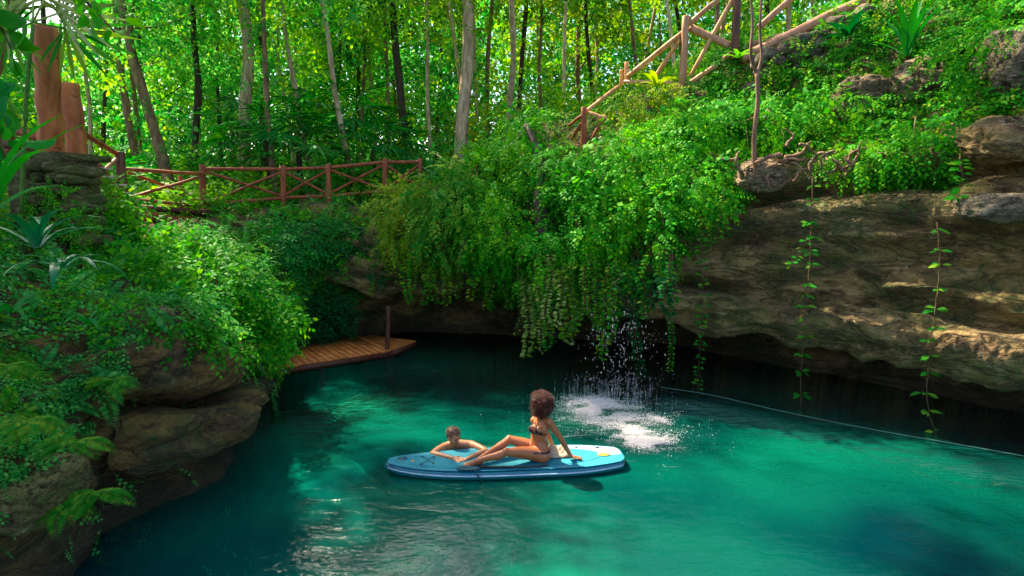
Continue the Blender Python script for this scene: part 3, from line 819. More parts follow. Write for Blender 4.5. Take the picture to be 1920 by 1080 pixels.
# fan palms
def T_fan(n=16):
    items = []
    for i in range(n):
        a = -2.2 + 4.4 * i / (n - 1)
        d = np.array([math.sin(a), math.cos(a), -.12 - .25 * abs(a) / 2.2])
        items.append((T_quad(.045, .015), np.zeros(3), unit(d), np.array([0, 0, 1.0]), .95 - .12 * abs(a)))
    return combine(items)
FAN = T_fan()
def palm(base, h, nl, size, mat, label, group="fan palms in the undergrowth"):
    t = empty("fan_palm", base, label, "palm", group)
    base = np.asarray(base)
    top = base + np.array([rng.normal(0, .1), rng.normal(0, .1), h])
    v, f = tube(smoothpath([base - [0, 0, .3], (base + top) / 2, top], 4), np.linspace(.12, .08, 9), 8); mk("trunk", v, f, M['bark_dark'], t, True)
    for i in range(nl):
        a = i * 2.4 + rng.random() * .4; el = .95 - 1.1 * i / nl
        L = size * (.7 + .3 * rng.random())
        d = np.array([math.cos(a) * math.cos(el), math.sin(a) * math.cos(el), math.sin(el)])
        e = top + d * L
        mb = MB(); v, f = tube(smoothpath([top, (top + e) / 2 + [0, 0, .08], e], 3), np.linspace(.014, .008, 7), 4, cap=False); mb.add(v, f)
        dd = unit(d + np.array([0, 0, -.45])); nn = unit(np.array([-d[0] * .3, -d[1] * .3, 1.0]))
        v, f = place(FAN, e[None], dd[None], nn[None], np.array([size * .85])); mb.add(v, f)
        mb.build("palm_leaf", mat, t)
PL = [(205, 16.5, .8, 1.1, 'leaf_teal', "dark fan palm right of the orange posts"),
      (505, 18.6, 1.9, 1.5, 'leaf_teal', "fan palm behind the fence, right of the mottled trunk"),
      (565, 19.2, 1.5, 1.4, 'leaf_emerald', "fan palm between the thin pale leaning trunks"),
      (425, 20.5, .9, 1.0, 'leaf_teal', "low fan palm left of the mottled trunk foot"),
      (700, 19.2, 1.3, 1.3, 'leaf_teal', "fan palm behind the right part of the fence"),
      (640, 20.5, 2.4, 1.6, 'leaf_teal', "fan palm far behind the middle of the fence"),
      (300, 24, 1.8, 1.4, 'leaf_teal', "fan palm far behind the leaning trunk"),
      (775, 18.6, .3, .8, 'leaf_teal', "low fan palm at the right end of the red fence")]
for (u, y, h, s, lf, lab) in PL: palm(gbase(u, y), h, 13, s, M[lf], lab)
# undergrowth shrubs
def shrub(base, r, h, n, leafm, label, group, temps=None, leaf=.3, name="shrub"):
    base = np.asarray(base, float)
    t = empty(name, base, label, "shrub", group)
    mb = MB(); c = []
    for i in range(7):
        a = rng.random() * 6.28; e = base + np.array([math.cos(a) * r * .7 * rng.random(), math.sin(a) * r * .7 * rng.random(), h * (.5 + .45 * rng.random())])
        v, f = tube(smoothpath([base - [0, 0, .15], (base + e) / 2 + rng.normal(0, .06, 3), e], 3), np.linspace(.02, .006, 7), 4, cap=False); mb.add(v, f); c += [e, (base + e) / 2, base * .3 + e * .7]
    mb.build("stems", M['stem'], t)
    c = np.array(c); mb = MB()
    k = rng.integers(0, len(c), n); d = rand_dirs(n)
    p = c[k] + d * (rng.random(n) ** .5)[:, None] * np.array([r * .5, r * .5, h * .28])
    p[:, 2] = np.maximum(p[:, 2], base[2] - .1)
    scatter(mb, temps or CROWNT, p, unit(d + rand_dirs(n) * .6 + [0, 0, -.1]), unit(rand_dirs(n) * .7 + [0, 0, 1]), leaf * (.6 + .7 * rng.random(n)))
    mb.build("leaves", leafm, t); return t
for i in range(30):
    u = -60 + 1500 * (i + .6 * rng.random()) / 30; y = 18.0 + 4.5 * rng.random() + (1.2 if u > 900 else 0)
    lf = ['leaf_forest', 'leaf_emerald', 'leaf_bright', 'leaf_emerald'][i % 4] if u < 800 else ['leaf_warm', 'leaf_forest', 'leaf_warm', 'leaf_bright'][i % 4]
    shrub(gbase(u, y), .9 + .5 * rng.random(), 1.0 + 1.4 * rng.random(), 130, M[lf], "leafy undergrowth shrub among the forest trunks, %s from the left" % ORD[i], "undergrowth shrubs among the trunks", leaf=.38)

MIXED = FINE + SPRAYS[:2] + FINE + [T_spray(7, .30, .36, .4, 50)]
# ---------------------------------------------------------------- trailing bushes over the cliff edge
def bush(u, v, y, rx, rz, n, leafm, label, temps=None, size=.38, down=.5, ry=.8):
    temps = temps or MIXED; v = v - 22 * (u < 1260); n = int(n * 1.25)
    c = P(u, v, y)
    t = empty("trailing_bush", c + np.array([0, .4, 0]), label, "bush", "trailing bushes over the cliff edge")
    mb = MB()
    for i in range(8):
        e = c + rng.normal(0, 1, 3) * np.array([rx, ry, rz]) * .45; s0 = c + np.array([rng.normal(0, .2) * rx, ry * .9, rz * .2])
        v_, f_ = tube(smoothpath([s0, (s0 + e) / 2 + [0, -.1, .2], e, e + [0, -.05, -.3]], 3), np.linspace(.018, .005, 10), 4, cap=False); mb.add(v_, f_)
    mb.build("stems", M['stem'], t)
    n = int(n * 1.3); d = rand_dirs(n); rr = .35 + .85 * rng.random(n) ** .8
    p = c + d * rr[:, None] * np.array([rx, ry, rz])
    p[:, 2] -= .35 * rz * np.clip(np.abs(fbm(p * np.array([1.6, 1.6, .2]), 2, 5)), 0, 1) * (d[:, 2] < .2); lump = fbm(p * 2.2, 3, int(u)) > -.12
    p = p[lump]; d = d[lump]; m_ = len(p)
    dr = unit(d * .7 + rand_dirs(m_) * .5 + np.array([0, -.1, -down]))
    mb = MB(); scatter(mb, temps, p, dr, unit(rand_dirs(m_) * .5 + np.array([-.2, -.5, .8])), size * (.6 + .6 * rng.random(m_)))
    mb.build("leaves", leafm, t); return t
BB = [(770, 430, 13.7, .75, .75, 520, 'leaf_warm', "sparse yellowish trailing bush at the left end of the hanging growth"),
      (845, 420, 13.4, .8, .95, 620, 'leaf_vine', "light green trailing bush left of the dark snag"),
      (900, 350, 13.7, .8, .7, 480, 'leaf_bright', "bright bush topping the cliff edge left of the dark snag"),
      (935, 440, 12.9, .8, .8, 620, 'leaf_bright', "bright trailing bush below and left of the dark snag"),
      (985, 285, 14.0, .85, .6, 480, 'leaf_bright', "high bright bush directly above the dark snag"),
      (1070, 350, 12.9, .9, .58, 640, 'leaf_bright', "broad bright bush right of the dark snag"),
      (1110, 430, 12.1, .9, .8, 760, 'leaf_bright', "large bright trailing bush hanging over the middle of the cliff"),
      (1030, 490, 12.3, .8, .6, 520, 'leaf_bright', "trailing bush hanging above the pale leafed vines"),
      (1190, 350, 12.2, .9, .8, 640, 'leaf_bright', "bright bush below the lowest stair post"),
      (1215, 450, 11.5, .6, .8, 520, 'leaf_bright', "narrow trailing bush at the edge of the bare rock"),
      (1290, 350, 11.6, .7, .55, 420, 'leaf_bright', "rounded bush left of the tangled roots"),
      (1300, 250, 12.8, .8, .55, 420, 'leaf_bright', "bush on the slope under the tall stair posts"),
      (1210, 225, 14.0, .8, .5, 360, 'leaf_warm', "yellow-green bush in front of the lower stair rail"),
      (1420, 235, 12.3, .8, .4, 360, 'leaf_bright', "low bush behind the forked sapling"),
      (1560, 215, 12.0, .9, .4, 380, 'leaf_bright', "low bush left of the brown rock"),
      (1640, 290, 11.0, .9, .3, 300, 'leaf_bright', "low creeping bush below the brown rock"),
      (1740, 240, 10.8, .7, .3, 260, 'leaf_bright', "low creeping bush below the tan rock"),
      (1850, 100, 10.8, .9, .5, 380, 'leaf_bright', "bush at the top right below the grey rock")]
for (u, v, y, rx, rz, n, lf, lab) in BB: bush(u, v, y, rx, rz, n, M[lf], lab)
# left bank bushes
def bankbush(u, v, y, rx, rz, n, lf, lab, temps=SPRAYS):
    c = P(u, v, y)
    t = empty("bank_bush", c - [0, 0, rz * .5], lab, "bush", "bushes on the left bank")
    mb = MB()
    for i in range(6):
        e = c + rng.normal(0, 1, 3) * np.array([rx, .5, rz]) * .5
        v_, f_ = tube(smoothpath([c - [0, -.3, rz], (c + e) / 2, e], 3), np.linspace(.016, .005, 7), 4, cap=False); mb.add(v_, f_)
    mb.build("stems", M['stem'], t)
    d = rand_dirs(n); p = c + d * (.4 + .65 * rng.random(n))[:, None] * np.array([rx, .6, rz])
    mb = MB(); scatter(mb, temps, p, unit(d + rand_dirs(n) * .6 + [0, 0, -.3]), unit(rand_dirs(n) * .5 + [0, -.4, .9]), .38 * (.6 + .7 * rng.random(n)))
    mb.build("leaves", M[lf], t)
for q in [(330, 485, 10.6, .9, .3, 420, 'leaf_bright', "bright leafy bush below the wooden landing"),
          (260, 520, 8.6, .6, .25, 300, 'leaf_bright', "low bright bush left on the bank above the boulder"),
          (400, 540, 9.6, .7, .4, 420, 'leaf_bright', "bright bush in the middle of the left bank"),
          (470, 610, 9.8, .55, .45, 420, 'leaf_bright', "bright ferny bush overhanging the near end of the deck"),
          (195, 400, 9.8, .35, .5, 260, 'leaf_bright', "bright upright bush beside the mossy stone pillar"),
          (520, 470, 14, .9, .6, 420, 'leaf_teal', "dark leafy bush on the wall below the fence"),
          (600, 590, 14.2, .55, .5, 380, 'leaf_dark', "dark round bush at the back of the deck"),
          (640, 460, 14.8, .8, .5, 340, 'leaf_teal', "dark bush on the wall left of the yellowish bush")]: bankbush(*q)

# ---------------------------------------------------------------- logs, fences, stairs
def log(p, q, r, k=10, taper=.06, n=6, wob=.006):
    p, q = np.asarray(p, float), np.asarray(q, float)
    t = np.linspace(0, 1, n)[:, None]
    pts = p + (q - p) * t + rng.normal(0, wob, (n, 3)) * np.sin(t * math.pi)
    rr = r * (1 + taper * (0.5 - t[:, 0])) * (1 + .03 * rng.normal(0, 1, n))
    pts = np.concatenate([pts[:1], pts, pts[-1:]]); d = unit(q - p)
    pts[1] = pts[1] + d * r * .18; pts[-2] = pts[-2] - d * r * .18
    rr = np.concatenate([[rr[0] * .86], rr, [rr[-1] * .86]])
    return tube(pts, rr, k)
def part(name, parent, mat, *shapes, smooth=True):
    mb = MB()
    for v, f in shapes: mb.add(v, f)
    return mb.build(name, mat, parent, smooth)
def lerp(a, b, t): return np.asarray(a) + (np.asarray(b) - np.asarray(a)) * t
F1 = [(380, 312, 434, 15.6), (531, 313, 378, 16.6), (616, 310, 374, 16.75), (722, 300, 366, 16.9), (788, 300, 362, 17.2)]
rf = empty("rail_fence", P(560, 376, 16.7), "red varnished log rail fence with crossed braces along the terrace edge", "fence")
tops = [P(u, a, y) for u, a, b_, y in F1]; bots = [P(u, b_, y) for u, a, b_, y in F1]
for t_, b_ in zip(tops, bots): part("post", rf, M['log'], log(b_ - [0, 0, .15], t_ + [0, 0, .04], .075))
for i in range(4):
    a, b_ = tops[i] - [0, 0, .06], tops[i + 1] - [0, 0, .06]
    c = bots[i] + [0, 0, .1]; d = bots[i + 1] + [0, 0, .1]
    if i == 0: c = P(388, 384, 15.6); 
    part("top_rail", rf, M['log'], log(a, b_, .046)); part("bottom_rail", rf, M['log'], log(c, d, .046))
    part("cross_brace", rf, M['log'], log(a - [0, 0, .05], d + [0, 0, .04], .036)); part("cross_brace", rf, M['log'], log(c + [0, 0, .04], b_ - [0, 0, .05], .036))
# landing with its own rail at the left
lf = empty("landing_rail", P(300, 400, 14), "log rail with crossed braces round the small wooden landing at the left", "fence")
a0, b0 = P(224, 284, 13.4), P(232, 385, 13.4); a1, b1 = P(384, 330, 15.5), P(392, 396, 15.5)
part("post", lf, M['log_dark'], log(b0 - [0, 0, .2], a0, .10)); part("post", lf, M['log'], log(P(340, 392, 15), P(338, 330, 15), .05))
part("top_rail", lf, M['log'], log(P(232, 317, 13.4), P(384, 326, 15.5), .04))
part("bottom_rail", lf, M['log'], log(P(236, 372, 13.4), P(388, 388, 15.5), .04))
part("cross_brace", lf, M['log'], log(P(236, 322, 13.4), P(338, 358, 15.0), .035)); part("cross_brace", lf, M['log'], log(P(246, 370, 13.4), P(380, 330, 15.4), .035))
part("cross_brace", lf, M['log'], log(P(336, 352, 15.0), P(388, 394, 15.5), .035))
ld = empty("wooden_landing", P(300, 410, 14), "small wooden landing of reddish logs with a hollow log end", "landing")
part("beam", ld, M['log_dark'], log(P(205, 386, 13.2), P(396, 398, 15.4), .07)); part("beam", ld, M['log'], log(P(215, 405, 13.0), P(396, 416, 15.4), .10))
part("beam", ld, M['log_dark'], log(P(268, 425, 12.9), P(372, 428, 15.0), .09))
rg = P(262, 409, 12.85); part("hollow_log", ld, M['log'], log(rg + [0, .5, .05], rg, .12)); part("hollow", ld, M['black'], sphere(rg, (.085, .03, .05), 10, 6))  # black disc painted in for the shade inside the log end
for i in range(10):
    p0 = lerp(P(210, 392, 13.3), P(392, 400, 15.5), i / 10); p1 = lerp(P(210, 392, 13.3), P(392, 400, 15.5), (i + .88) / 10)
    c = (p0 + p1) / 2 + np.array([-.25, .45, .03]); part("plank", ld, M['plank'], box(c, (p1 - p0) / 2, np.array([-.3, .5, 0]), np.array([0, 0, .02])), smooth=False)
# stairs rising to the left behind the pillar
st = empty("wooden_stair", P(190, 370, 13), "sunlit wooden stair with log handrail climbing behind the mossy stone pillar", "stairs")
part("handrail", st, M['log'], log(P(140, 240, 11.6), P(222, 290, 13.4), .05))
part("cross_brace", st, M['log'], log(P(160, 300, 12), P(192, 345, 12.6), .045)); part("cross_brace", st, M['log_pink'], log(P(170, 345, 12.2), P(218, 298, 13.3), .045))
part("stringer", st, M['log'], log(P(150, 290, 12.0), P(236, 400, 12.9), .06)); part("stringer", st, M['log_dark'], log(P(176, 300, 12.9), P(262, 396, 13.6), .06))
for i in range(7):
    c = lerp(P(172, 316, 12.5), P(252, 405, 13.2), i / 6)
    part("tread", st, M['plank_pale'], box(c, np.array([.30, .20, 0]), np.array([-.05, .08, 0]), np.array([0, 0, .022])), smooth=False)
# right stair rail
sr = empty("stair_rail", P(1283, 160, 14.6), "peeled log stair railing with slanting braces climbing to the upper right", "railing")
def L(u1, v1, y1, u2, v2, y2, r, nm, mat): part(nm, sr, M[mat], log(P(u1, v1, y1), P(u2, v2, y2), r))
L(1280, 162, 14.4, 1286, 30, 14.4, .085, "post", 'log_pink'); L(1378, 112, 14.0, 1383, -25, 14.0, .09, "post", 'log_dark')
L(1094, 285, 13.7, 1095, 201, 13.7, .062, "post", 'log'); L(1165, 160, 15.4, 1165, 130, 15.4, .045, "post", 'log_pale'); L(1176, 155, 15.2, 1175, 116, 15.2, .055, "post", 'log_pale')
L(1282, 60, 14.45, 1176, 144, 15.15, .058, "top_rail", 'log_pale'); L(1160, 162, 15.3, 1100, 208, 13.8, .045, "top_rail", 'log_pale')
L(1292, 45, 14.4, 1352, -6, 14.1, .06, "top_rail", 'log_pink'); L(1092, 216, 13.7, 1066, 236, 14.0, .035, "top_rail", 'log')
L(1276, 74, 14.5, 1224, 150, 14.9, .05, "cross_brace", 'log_pale'); L(1376, -5, 14.1, 1294, 144, 14.4, .05, "cross_brace", 'log_pale')
L(1294, 52, 14.5, 1368, 86, 14.1, .085, "cross_brace", 'log_pink'); L(1295, 155, 14.5, 1345, 122, 14.3, .06, "bottom_rail", 'log_pale')
L(1170, 154, 15.2, 1280, 158, 14.45, .055, "bottom_rail", 'log_pink'); L(1355, 112, 14.3, 1372, 100, 14.1, .06, "bottom_rail", 'log_pink')
L(1278, 162, 14.4, 1224, 198, 14.6, .055, "bottom_rail", 'log_pink'); L(1206, 176, 14.9, 1188, 206, 14.9, .045, "cross_brace", 'log_pale')
L(1104, 212, 13.7, 1138, 222, 13.6, .045, "cross_brace", 'log_pale'); L(1128, 228, 13.6, 1110, 262, 13.7, .045, "cross_brace", 'log'); L(1090, 232, 13.8, 1072, 262, 14.0, .04, "cross_brace", 'log')
L(1218, 200, 14.6, 1150, 262, 14.9, .05, "bottom_rail", 'log_pink')
tr = empty("top_log", P(1500, 60, 13.9), "thick log rail laid along the top of the stone wall at upper right", "log rail")
part("log", tr, M['log_pink'], log(P(1392, 110, 13.9), P(1660, -18, 13.6), .12)); part("upper_log", tr, M['log_pink'], log(P(1422, 52, 14.2), P(1505, -22, 14.2), .07))
# dry stone wall under the thick log
def stones(name, c0, c1, h0, h1, rows, n, depth, mat, label, cat):
    base = empty(name, (c0 + c1) / 2, label, cat); mb = MB()
    for r_ in range(rows):
        for i in range(n):
            t = (i + .5 + .5 * (r_ % 2) - .25 + rng.normal(0, .08)) / n
            if t > 1.02: continue
            hh = h0 + (h1 - h0) * t; c = lerp(c0, c1, t) + np.array([0, 0, -hh * (r_ + .5) / rows])
            w = np.linalg.norm(c1 - c0) / n * .56
            v, f = sphere((0, 0, 0), 1, 12, 9)
            v = np.sign(v) * np.abs(v) ** .62
            v = v * np.array([w * (.8 + .4 * rng.random()), depth, hh / rows * .54 * (.85 + .3 * rng.random())])
            a = rng.normal(0, .12); v = v @ np.array([[math.cos(a), 0, math.sin(a)], [0, 1, 0], [-math.sin(a), 0, math.cos(a)]])
            v = v + c + rng.normal(0, .04, 3); v = v + unit(v - c) * (fbm(v * 5, 4, 3) * .05)[:, None]; mb.add(v, f)
    o = mb.build("stones", mat, base, True); return base
stones("stone_wall", P(1408, 112, 13.6), P(1640, 2, 13.3), .95, 1.1, 4, 8, .28, M['rock_grey'], "rough stone wall under the thick log at the upper right", "wall")
sp = stones("stone_pillar", P(66, 300, 8.7), P(150, 308, 8.7), 1.2, 1.15, 8, 4, .42, M['mossy_stone'], "mossy stone pillar carrying two orange posts at the left", "pillar")
part('core', sp, M['mossy_stone'], box(P(106, 365, 8.85), (.38, 0, 0), (0, .38, 0), (0, 0, .58)), smooth=False)
v, f = box(P(105, 296, 9.0), (.47, 0, 0), (0, .5, 0), (0, 0, .045)); v = v + fbm(v * 3, 2, 1)[:, None] * .02; part("capstone", sp, M['mossy_stone'], (v, f), smooth=False)
pa = tag_ = part("orange_post", None, M['post_orange'], log(P(98, 300, 8.8), P(84, 48, 8.6), .15, 18, n=12, wob=.012)); props(pa, "thick orange-brown log post, the taller of two on the mossy stone pillar", "post", "log posts on the stone pillar")
pb = part("orange_post", None, M['post_orange'], log(P(146, 306, 9.3), P(130, 156, 9.3), .135, 18, n=12, wob=.012)); props(pb, "thick orange-brown log post, the shorter of two on the mossy stone pillar", "post", "log posts on the stone pillar")
hr = empty("back_rail", P(40, 240, 9.6), "reddish log rail running left behind the two orange posts", "railing")
part("rail", hr, M['log'], log(P(-40, 225, 9.8), P(90, 262, 9.6), .07)); part("rail", hr, M['log_dark'], log(P(-40, 262, 9.8), P(90, 282, 9.6), .06)); part("post", hr, M['log'], log(P(20, 300, 9.8), P(18, 215, 9.8), .07))

# deck
P1, P2, P3 = W(486, 697, .16), W(736, 657, .16), W(782, 640, .16)
dk = empty("wooden_deck", (P1 + P2) / 2 * [1, 1, 0], "orange-brown plank swimming deck at the far left corner of the pool", "deck")
e = unit(P2 - P1); inn = np.array([-e[1], e[0], 0]); n_pl = 19
Lt = np.linalg.norm(P2 - P1)
for i in range(n_pl):
    w = Lt / n_pl; c = P1 + e * (i + .5) * w + inn * (1.15 + rng.normal(0, .015)) + [0, 0, rng.normal(0, .004)]
    part("plank", dk, M['plank'], box(c, e * (w * .47), inn * 1.15, (0, 0, .02)), smooth=False)
e2 = unit(P3 - P2); in2 = np.array([-e2[1], e2[0], 0]); L2 = np.linalg.norm(P3 - P2)
for i in range(9):
    w = L2 / 9; c = P2 + e2 * (i + .5) * w + in2 * .72
    part("plank", dk, M['plank'], box(c, e2 * (w * .47), in2 * .7, (0, 0, .018)), smooth=False)
part("edge_beam", dk, M['log_dark'], box((P1 + P2) / 2 + inn * .03 - [0, 0, .08], (P2 - P1) / 2, inn * .03, (0, 0, .055)), smooth=False)
part("edge_beam", dk, M['log_dark'], box((P3 + P2) / 2 + in2 * .05 - [0, 0, .08], (P3 - P2) / 2, in2 * .03, (0, 0, .055)), smooth=False)
for t in (.12, .45, .8, 1.0): q = lerp(P1, P2, t) + inn * .15; part("pile", dk, M['log_dark'], log(q - [0, 0, .35], q - [0, 0, .03], .06))
q = P2 + inn * .1 + e * -.1
part("ladder_post", dk, M['log_dark'], log(q - [0, 0, .3], P(728, 577, q[1]), .05)); part("cap", dk, M['log_dark'], sphere(P(728, 577, q[1]), (.06, .06, .03)))

# ---------------------------------------------------------------- rocks, roots, snag, sapling
def rock(c, r, mat, label, seed=0, name="rock", sq=.75):
    v, f = sphere((0, 0, 0), 1, 96, 64); v = np.sign(v) * np.abs(v) ** sq
    v = v * np.asarray(r); n = unit(v)
    v = v + n * (fbm(v * 1.6 + seed, 3, seed) * .16 * min(r) * 2 + (1 - abs(fbm(v * np.array([2, 2, 5]) + seed, 3, seed + 3))) * .16 * min(r) + fbm(v * 6 / max(r) + seed, 4, seed + 5) * .09 * min(r) - np.clip(.10 - np.abs(fbm(v * 2.2 / max(r) + seed, 3, seed + 7)), 0, 1) * 1.6 * min(r))[:, None] + np.asarray(c)
    o = mk(name, v, f, mat, None, True, origin=c); return props(o, label, "rock")
rock(P(1612, 196, 12.0), (.5, .4, .42), M['rock_tan'], "rounded brown rock with dark cracks amid the greenery of the right slope", 3)
rock(P(1732, 158, 11.6), (.45, .4, .40), M['rock_tan'], "pale tan pitted rock on the right slope, right of the brown one", 9)
rock(P(1905, 135, 10.4), (.5, .5, .55), M['rock_grey'], "grey rock at the upper right edge of the slope", 14)
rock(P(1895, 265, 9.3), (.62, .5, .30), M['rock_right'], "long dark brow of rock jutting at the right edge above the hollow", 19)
rock(P(1880, 390, 8.9), (.6, .4, .22), M['rock_grey'], "pale broken ledge of rock below the hollow at the right edge", 25)
rock(P(1425, 330, 11.2), (.42, .3, .26), M['rock_tan'], "knobbly pale rock under the foot of the forked sapling", 31)
rock(P(60, 925, 4.9), (.32, .4, .26), M['mossy_stone'], "pale pitted rock low at the left edge above the water", 41)
rock(P(260, 600, 7.3), (.4, .3, .16), M['mossy_stone'], "mossy yellow stone lying on top of the big left boulder", 45)
rk = W(525, 742, -.16); rock(rk, (.75, 1.0, .14), M['mossy_stone'], "pale submerged rock showing through the water below the deck", 51, sq=.9)
for (u, v, a, b_, s_, lab) in [(720, 693, .35, .22, 61, "yellowish sunken rock nearest the deck edge"), (780, 712, .5, .3, 63, "green sunken rock right of the yellowish one"), (648, 745, .3, .3, 66, "small green sunken rock left of the others"), (690, 775, .5, .35, 69, "dim green sunken rock nearest the swimmer")]:
    c = W(u, v, -.55); rock(c, (a, b_ * 1.3, .28), M['mossy_stone'] if s_ == 61 else M['bed'], lab, s_, name="sunken_rock")
rt = empty("root_tangle", P(1480, 310, 11), "tangle of gnarled brown roots along the lip above the bare rock", "roots")
for i in range(34):
    u0 = 1370 + 270 * rng.random(); v0 = 270 + 55 * rng.random() + (12 if u0 < 1450 else 0); y0 = 11.3 - (u0 - 1370) / 270 * .5
    pts = [P(u0, v0, y0 - .15 - .2 * rng.random())]
    d = np.array([rng.normal(0, 1), -.2, -.25])
    for j in range(5):
        d = unit(d + rng.normal(0, .5, 3) + [0, 0, -.08]); pts.append(pts[-1] + d * .13 * np.array([1, .35, .8]))
    r0 = .018 + .03 * rng.random(); v_, f_ = tube(smoothpath(pts, 4), np.linspace(r0, r0 * .3, 21), 6, jitter=.003)
    mk("root", v_, f_, M['rock_tan'] if i % 3 == 0 else M['bark_brown'], rt, True)
sn = smoothpath([P(985, 235, 13.3), P(1003, 270, 13.0), P(1018, 320, 12.7), P(1012, 380, 12.4), P(1022, 450, 12.2)], 6)
v_, f_ = tube(sn, np.linspace(.06, .15, len(sn)), 10, jitter=.006); o = mk("snag", v_, f_, M['bark_dark'], None, True); props(o, "dark curved dead trunk sunk in the bright central bushes", "dead trunk")
sg = empty("forked_sapling", P(1418, 330, 10.8), "thin leafless sapling forking in two above the right slope", "sapling")
pt = [P(1417, 335, 10.9), P(1414, 260, 10.9), P(1421, 190, 10.95), P(1419, 135, 11.0)]
part("trunk", sg, M['bark_brown'], tube(smoothpath(pt, 5), np.linspace(.05, .036, 16), 8, jitter=.002))
part("fork", sg, M['bark_brown'], tube(smoothpath([P(1419, 138, 11), P(1408, 100, 11), P(1411, 40, 11.05), P(1404, -60, 11.1)], 5), np.linspace(.034, .02, 16), 7))
part("fork", sg, M['bark_brown'], tube(smoothpath([P(1420, 140, 11), P(1428, 105, 11), P(1425, 50, 11.05), P(1432, -60, 11.1)], 5), np.linspace(.030, .018, 16), 7))

# ---------------------------------------------------------------- vines
def vine(path, r, leaf, dens, mat, label, group=None, node=0, name="hanging_vine", pair=True, stem='stem', big=TL, cat="vine"):
    path = smoothpath(path, 8); t = empty(name, path[0], label, cat, group)
    path = path + rng.normal(0, .006, path.shape)
    mk("stem", *tube(path, np.linspace(r, r * .5, len(path)), 5), M[stem], t, True)
    seg = np.linalg.norm(np.diff(path, axis=0), axis=1); cum = np.concatenate([[0], np.cumsum(seg)])
    mb = MB(); s = .1; sd = 1
    while s < cum[-1]:
        q = np.array([np.interp(s, cum, path[:, i]) for i in range(3)])
        for k in range(node + int(rng.integers(-1, 2)) if node else 2 if pair and rng.random() < .6 else 1):
            sd = -sd; d = np.array([sd * (.6 + .5 * rng.random()), -.4 + .5 * rng.normal(), .15 - .6 * rng.random()])
            if node: q = q + rng.normal(0, .012, 3)
            v_, f_ = place(big, q[None] + unit(d)[None] * .02, unit(d)[None], unit(np.array([rng.normal(0, .3), -.5, 1]))[None], np.array([leaf * (.7 + .6 * rng.random())])); mb.add(v_, f_)
        s += dens * (.6 + .8 * rng.random())
    q = path[-1]
    for k in range(3):
        v_, f_ = place(big, q[None], unit(rng.normal(0, .6, 3) + [0, 0, -.8])[None], unit(np.array([0, -.6, .8]))[None], np.array([leaf * .6])); mb.add(v_, f_)
    mb.build("leaves", M[mat], t); return t
G3 = "long single vines hanging before the bare rock"
vine([P(1523, 338, 10.3), P(1520, 430, 10.15), P(1518, 500, 10.1), P(1508, 600, 10.1), P(1502, 700, 10.1), P(1502, 789, 10.1)], .010, .14, .27, 'leaf_vine', "long leafy vine, the middle one hanging over the dark water with a forked tip", G3, node=5, big=T_leaf(.24))
vine([P(1757, 418, 9.0), P(1762, 500, 8.9), P(1756, 560, 8.9), P(1744, 650, 8.9), P(1740, 760, 8.9), P(1762, 825, 8.85), P(1790, 856, 8.8)], .010, .13, .27, 'leaf_vine', "long leafy vine furthest right with its tip trailing sideways", G3, node=5, big=T_leaf(.24))
vine([P(1313, 345, 11.0), P(1315, 450, 10.9), P(1318, 560, 10.9), P(1312, 660, 10.9), P(1308, 752, 10.9)], .007, .11, .09, 'leaf_vine', "thin vine with small round leaves at the right end of the hanging growth", G3)
vine([P(1504, 765, 10.1), P(1522, 772, 10.1), P(1541, 787, 10.08)], .006, .09, .06, 'leaf_vine', "short sideways tip growing from the middle long vine", G3)
vine([P(1516, 440, 10.15), P(1502, 470, 10.1), P(1478, 498, 10.1)], .006, .10, .08, 'leaf_vine', "short side shoot near the top of the middle long vine", G3)
vine([P(1360, 350, 10.9), P(1352, 400, 10.85), P(1345, 450, 10.85)], .006, .08, .07, 'leaf_vine', "short vine just left of the dark green stained rock", G3)
vine([P(1800, 290, 9.2), P(1803, 340, 9.05), P(1795, 372, 9.0)], .008, .14, .05, 'leaf_bright', "short bunched leafy vine below the right slope", G3)
for i in range(46):
    u = 985 + 275 * (i + rng.random()) / 46
    if u < 1060: v1 = 610 + 65 * rng.random(); mat = ['leaf_cream', 'leaf_warm', 'leaf_cream', 'leaf_vine'][i % 4]
    elif u < 1150: v1 = 580 + (120 if i % 3 == 0 else 60) * rng.random(); mat = 'leaf_warm' if i % 2 else 'leaf_vine'
    else: v1 = 520 + 80 * rng.random() + (110 if i % 9 == 0 else 0); mat = 'leaf_vine' if i % 2 else 'leaf_dark'
    u += rng.normal(0, 5); y = 12.1 - (u - 985) / 275 * 1.3 - .35 * rng.random(); v0 = 470 + 60 * rng.random()
    vine([P(u, v0, y), P(u + rng.normal(0, 6), v0 * .65 + v1 * .35, y - .1), P(u + rng.normal(0, 9), v0 * .3 + v1 * .7, y - .1 - .2 * rng.random()), P(u + rng.normal(0, 12), v1, y - .1)], .006, .05 + .07 * rng.random(), .03 + .03 * rng.random(), mat,
         ("light green leafed vine, %s from the left in the curtain above the pool" if u < 1060 else "yellow-green leafed vine, %s from the left in the curtain above the splash" if u < 1150 else "small leafed green vine, %s from the left in the curtain ending at the bare rock") % ORD[i], "vines in the curtain over the cave mouth")
for i in range(16):
    u = 735 + 245 * (i + rng.random()) / 16; y = 13.6 - (u - 735) / 245 * .9; v1 = 515 + 50 * rng.random() + (u - 735) * .08
    vine([P(u, 430, y), P(u + rng.normal(0, 6), (430 + v1) / 2, y - .15), P(u + rng.normal(0, 9), v1, y - .1)], .005, .07 + .05 * rng.random(), .04, ['leaf_warm', 'leaf_bright', 'leaf_vine'][i % 3], "short trailing vine, %s from the left under the bushes left of the cream vines" % ORD[i], "short vines under the left trailing bushes")
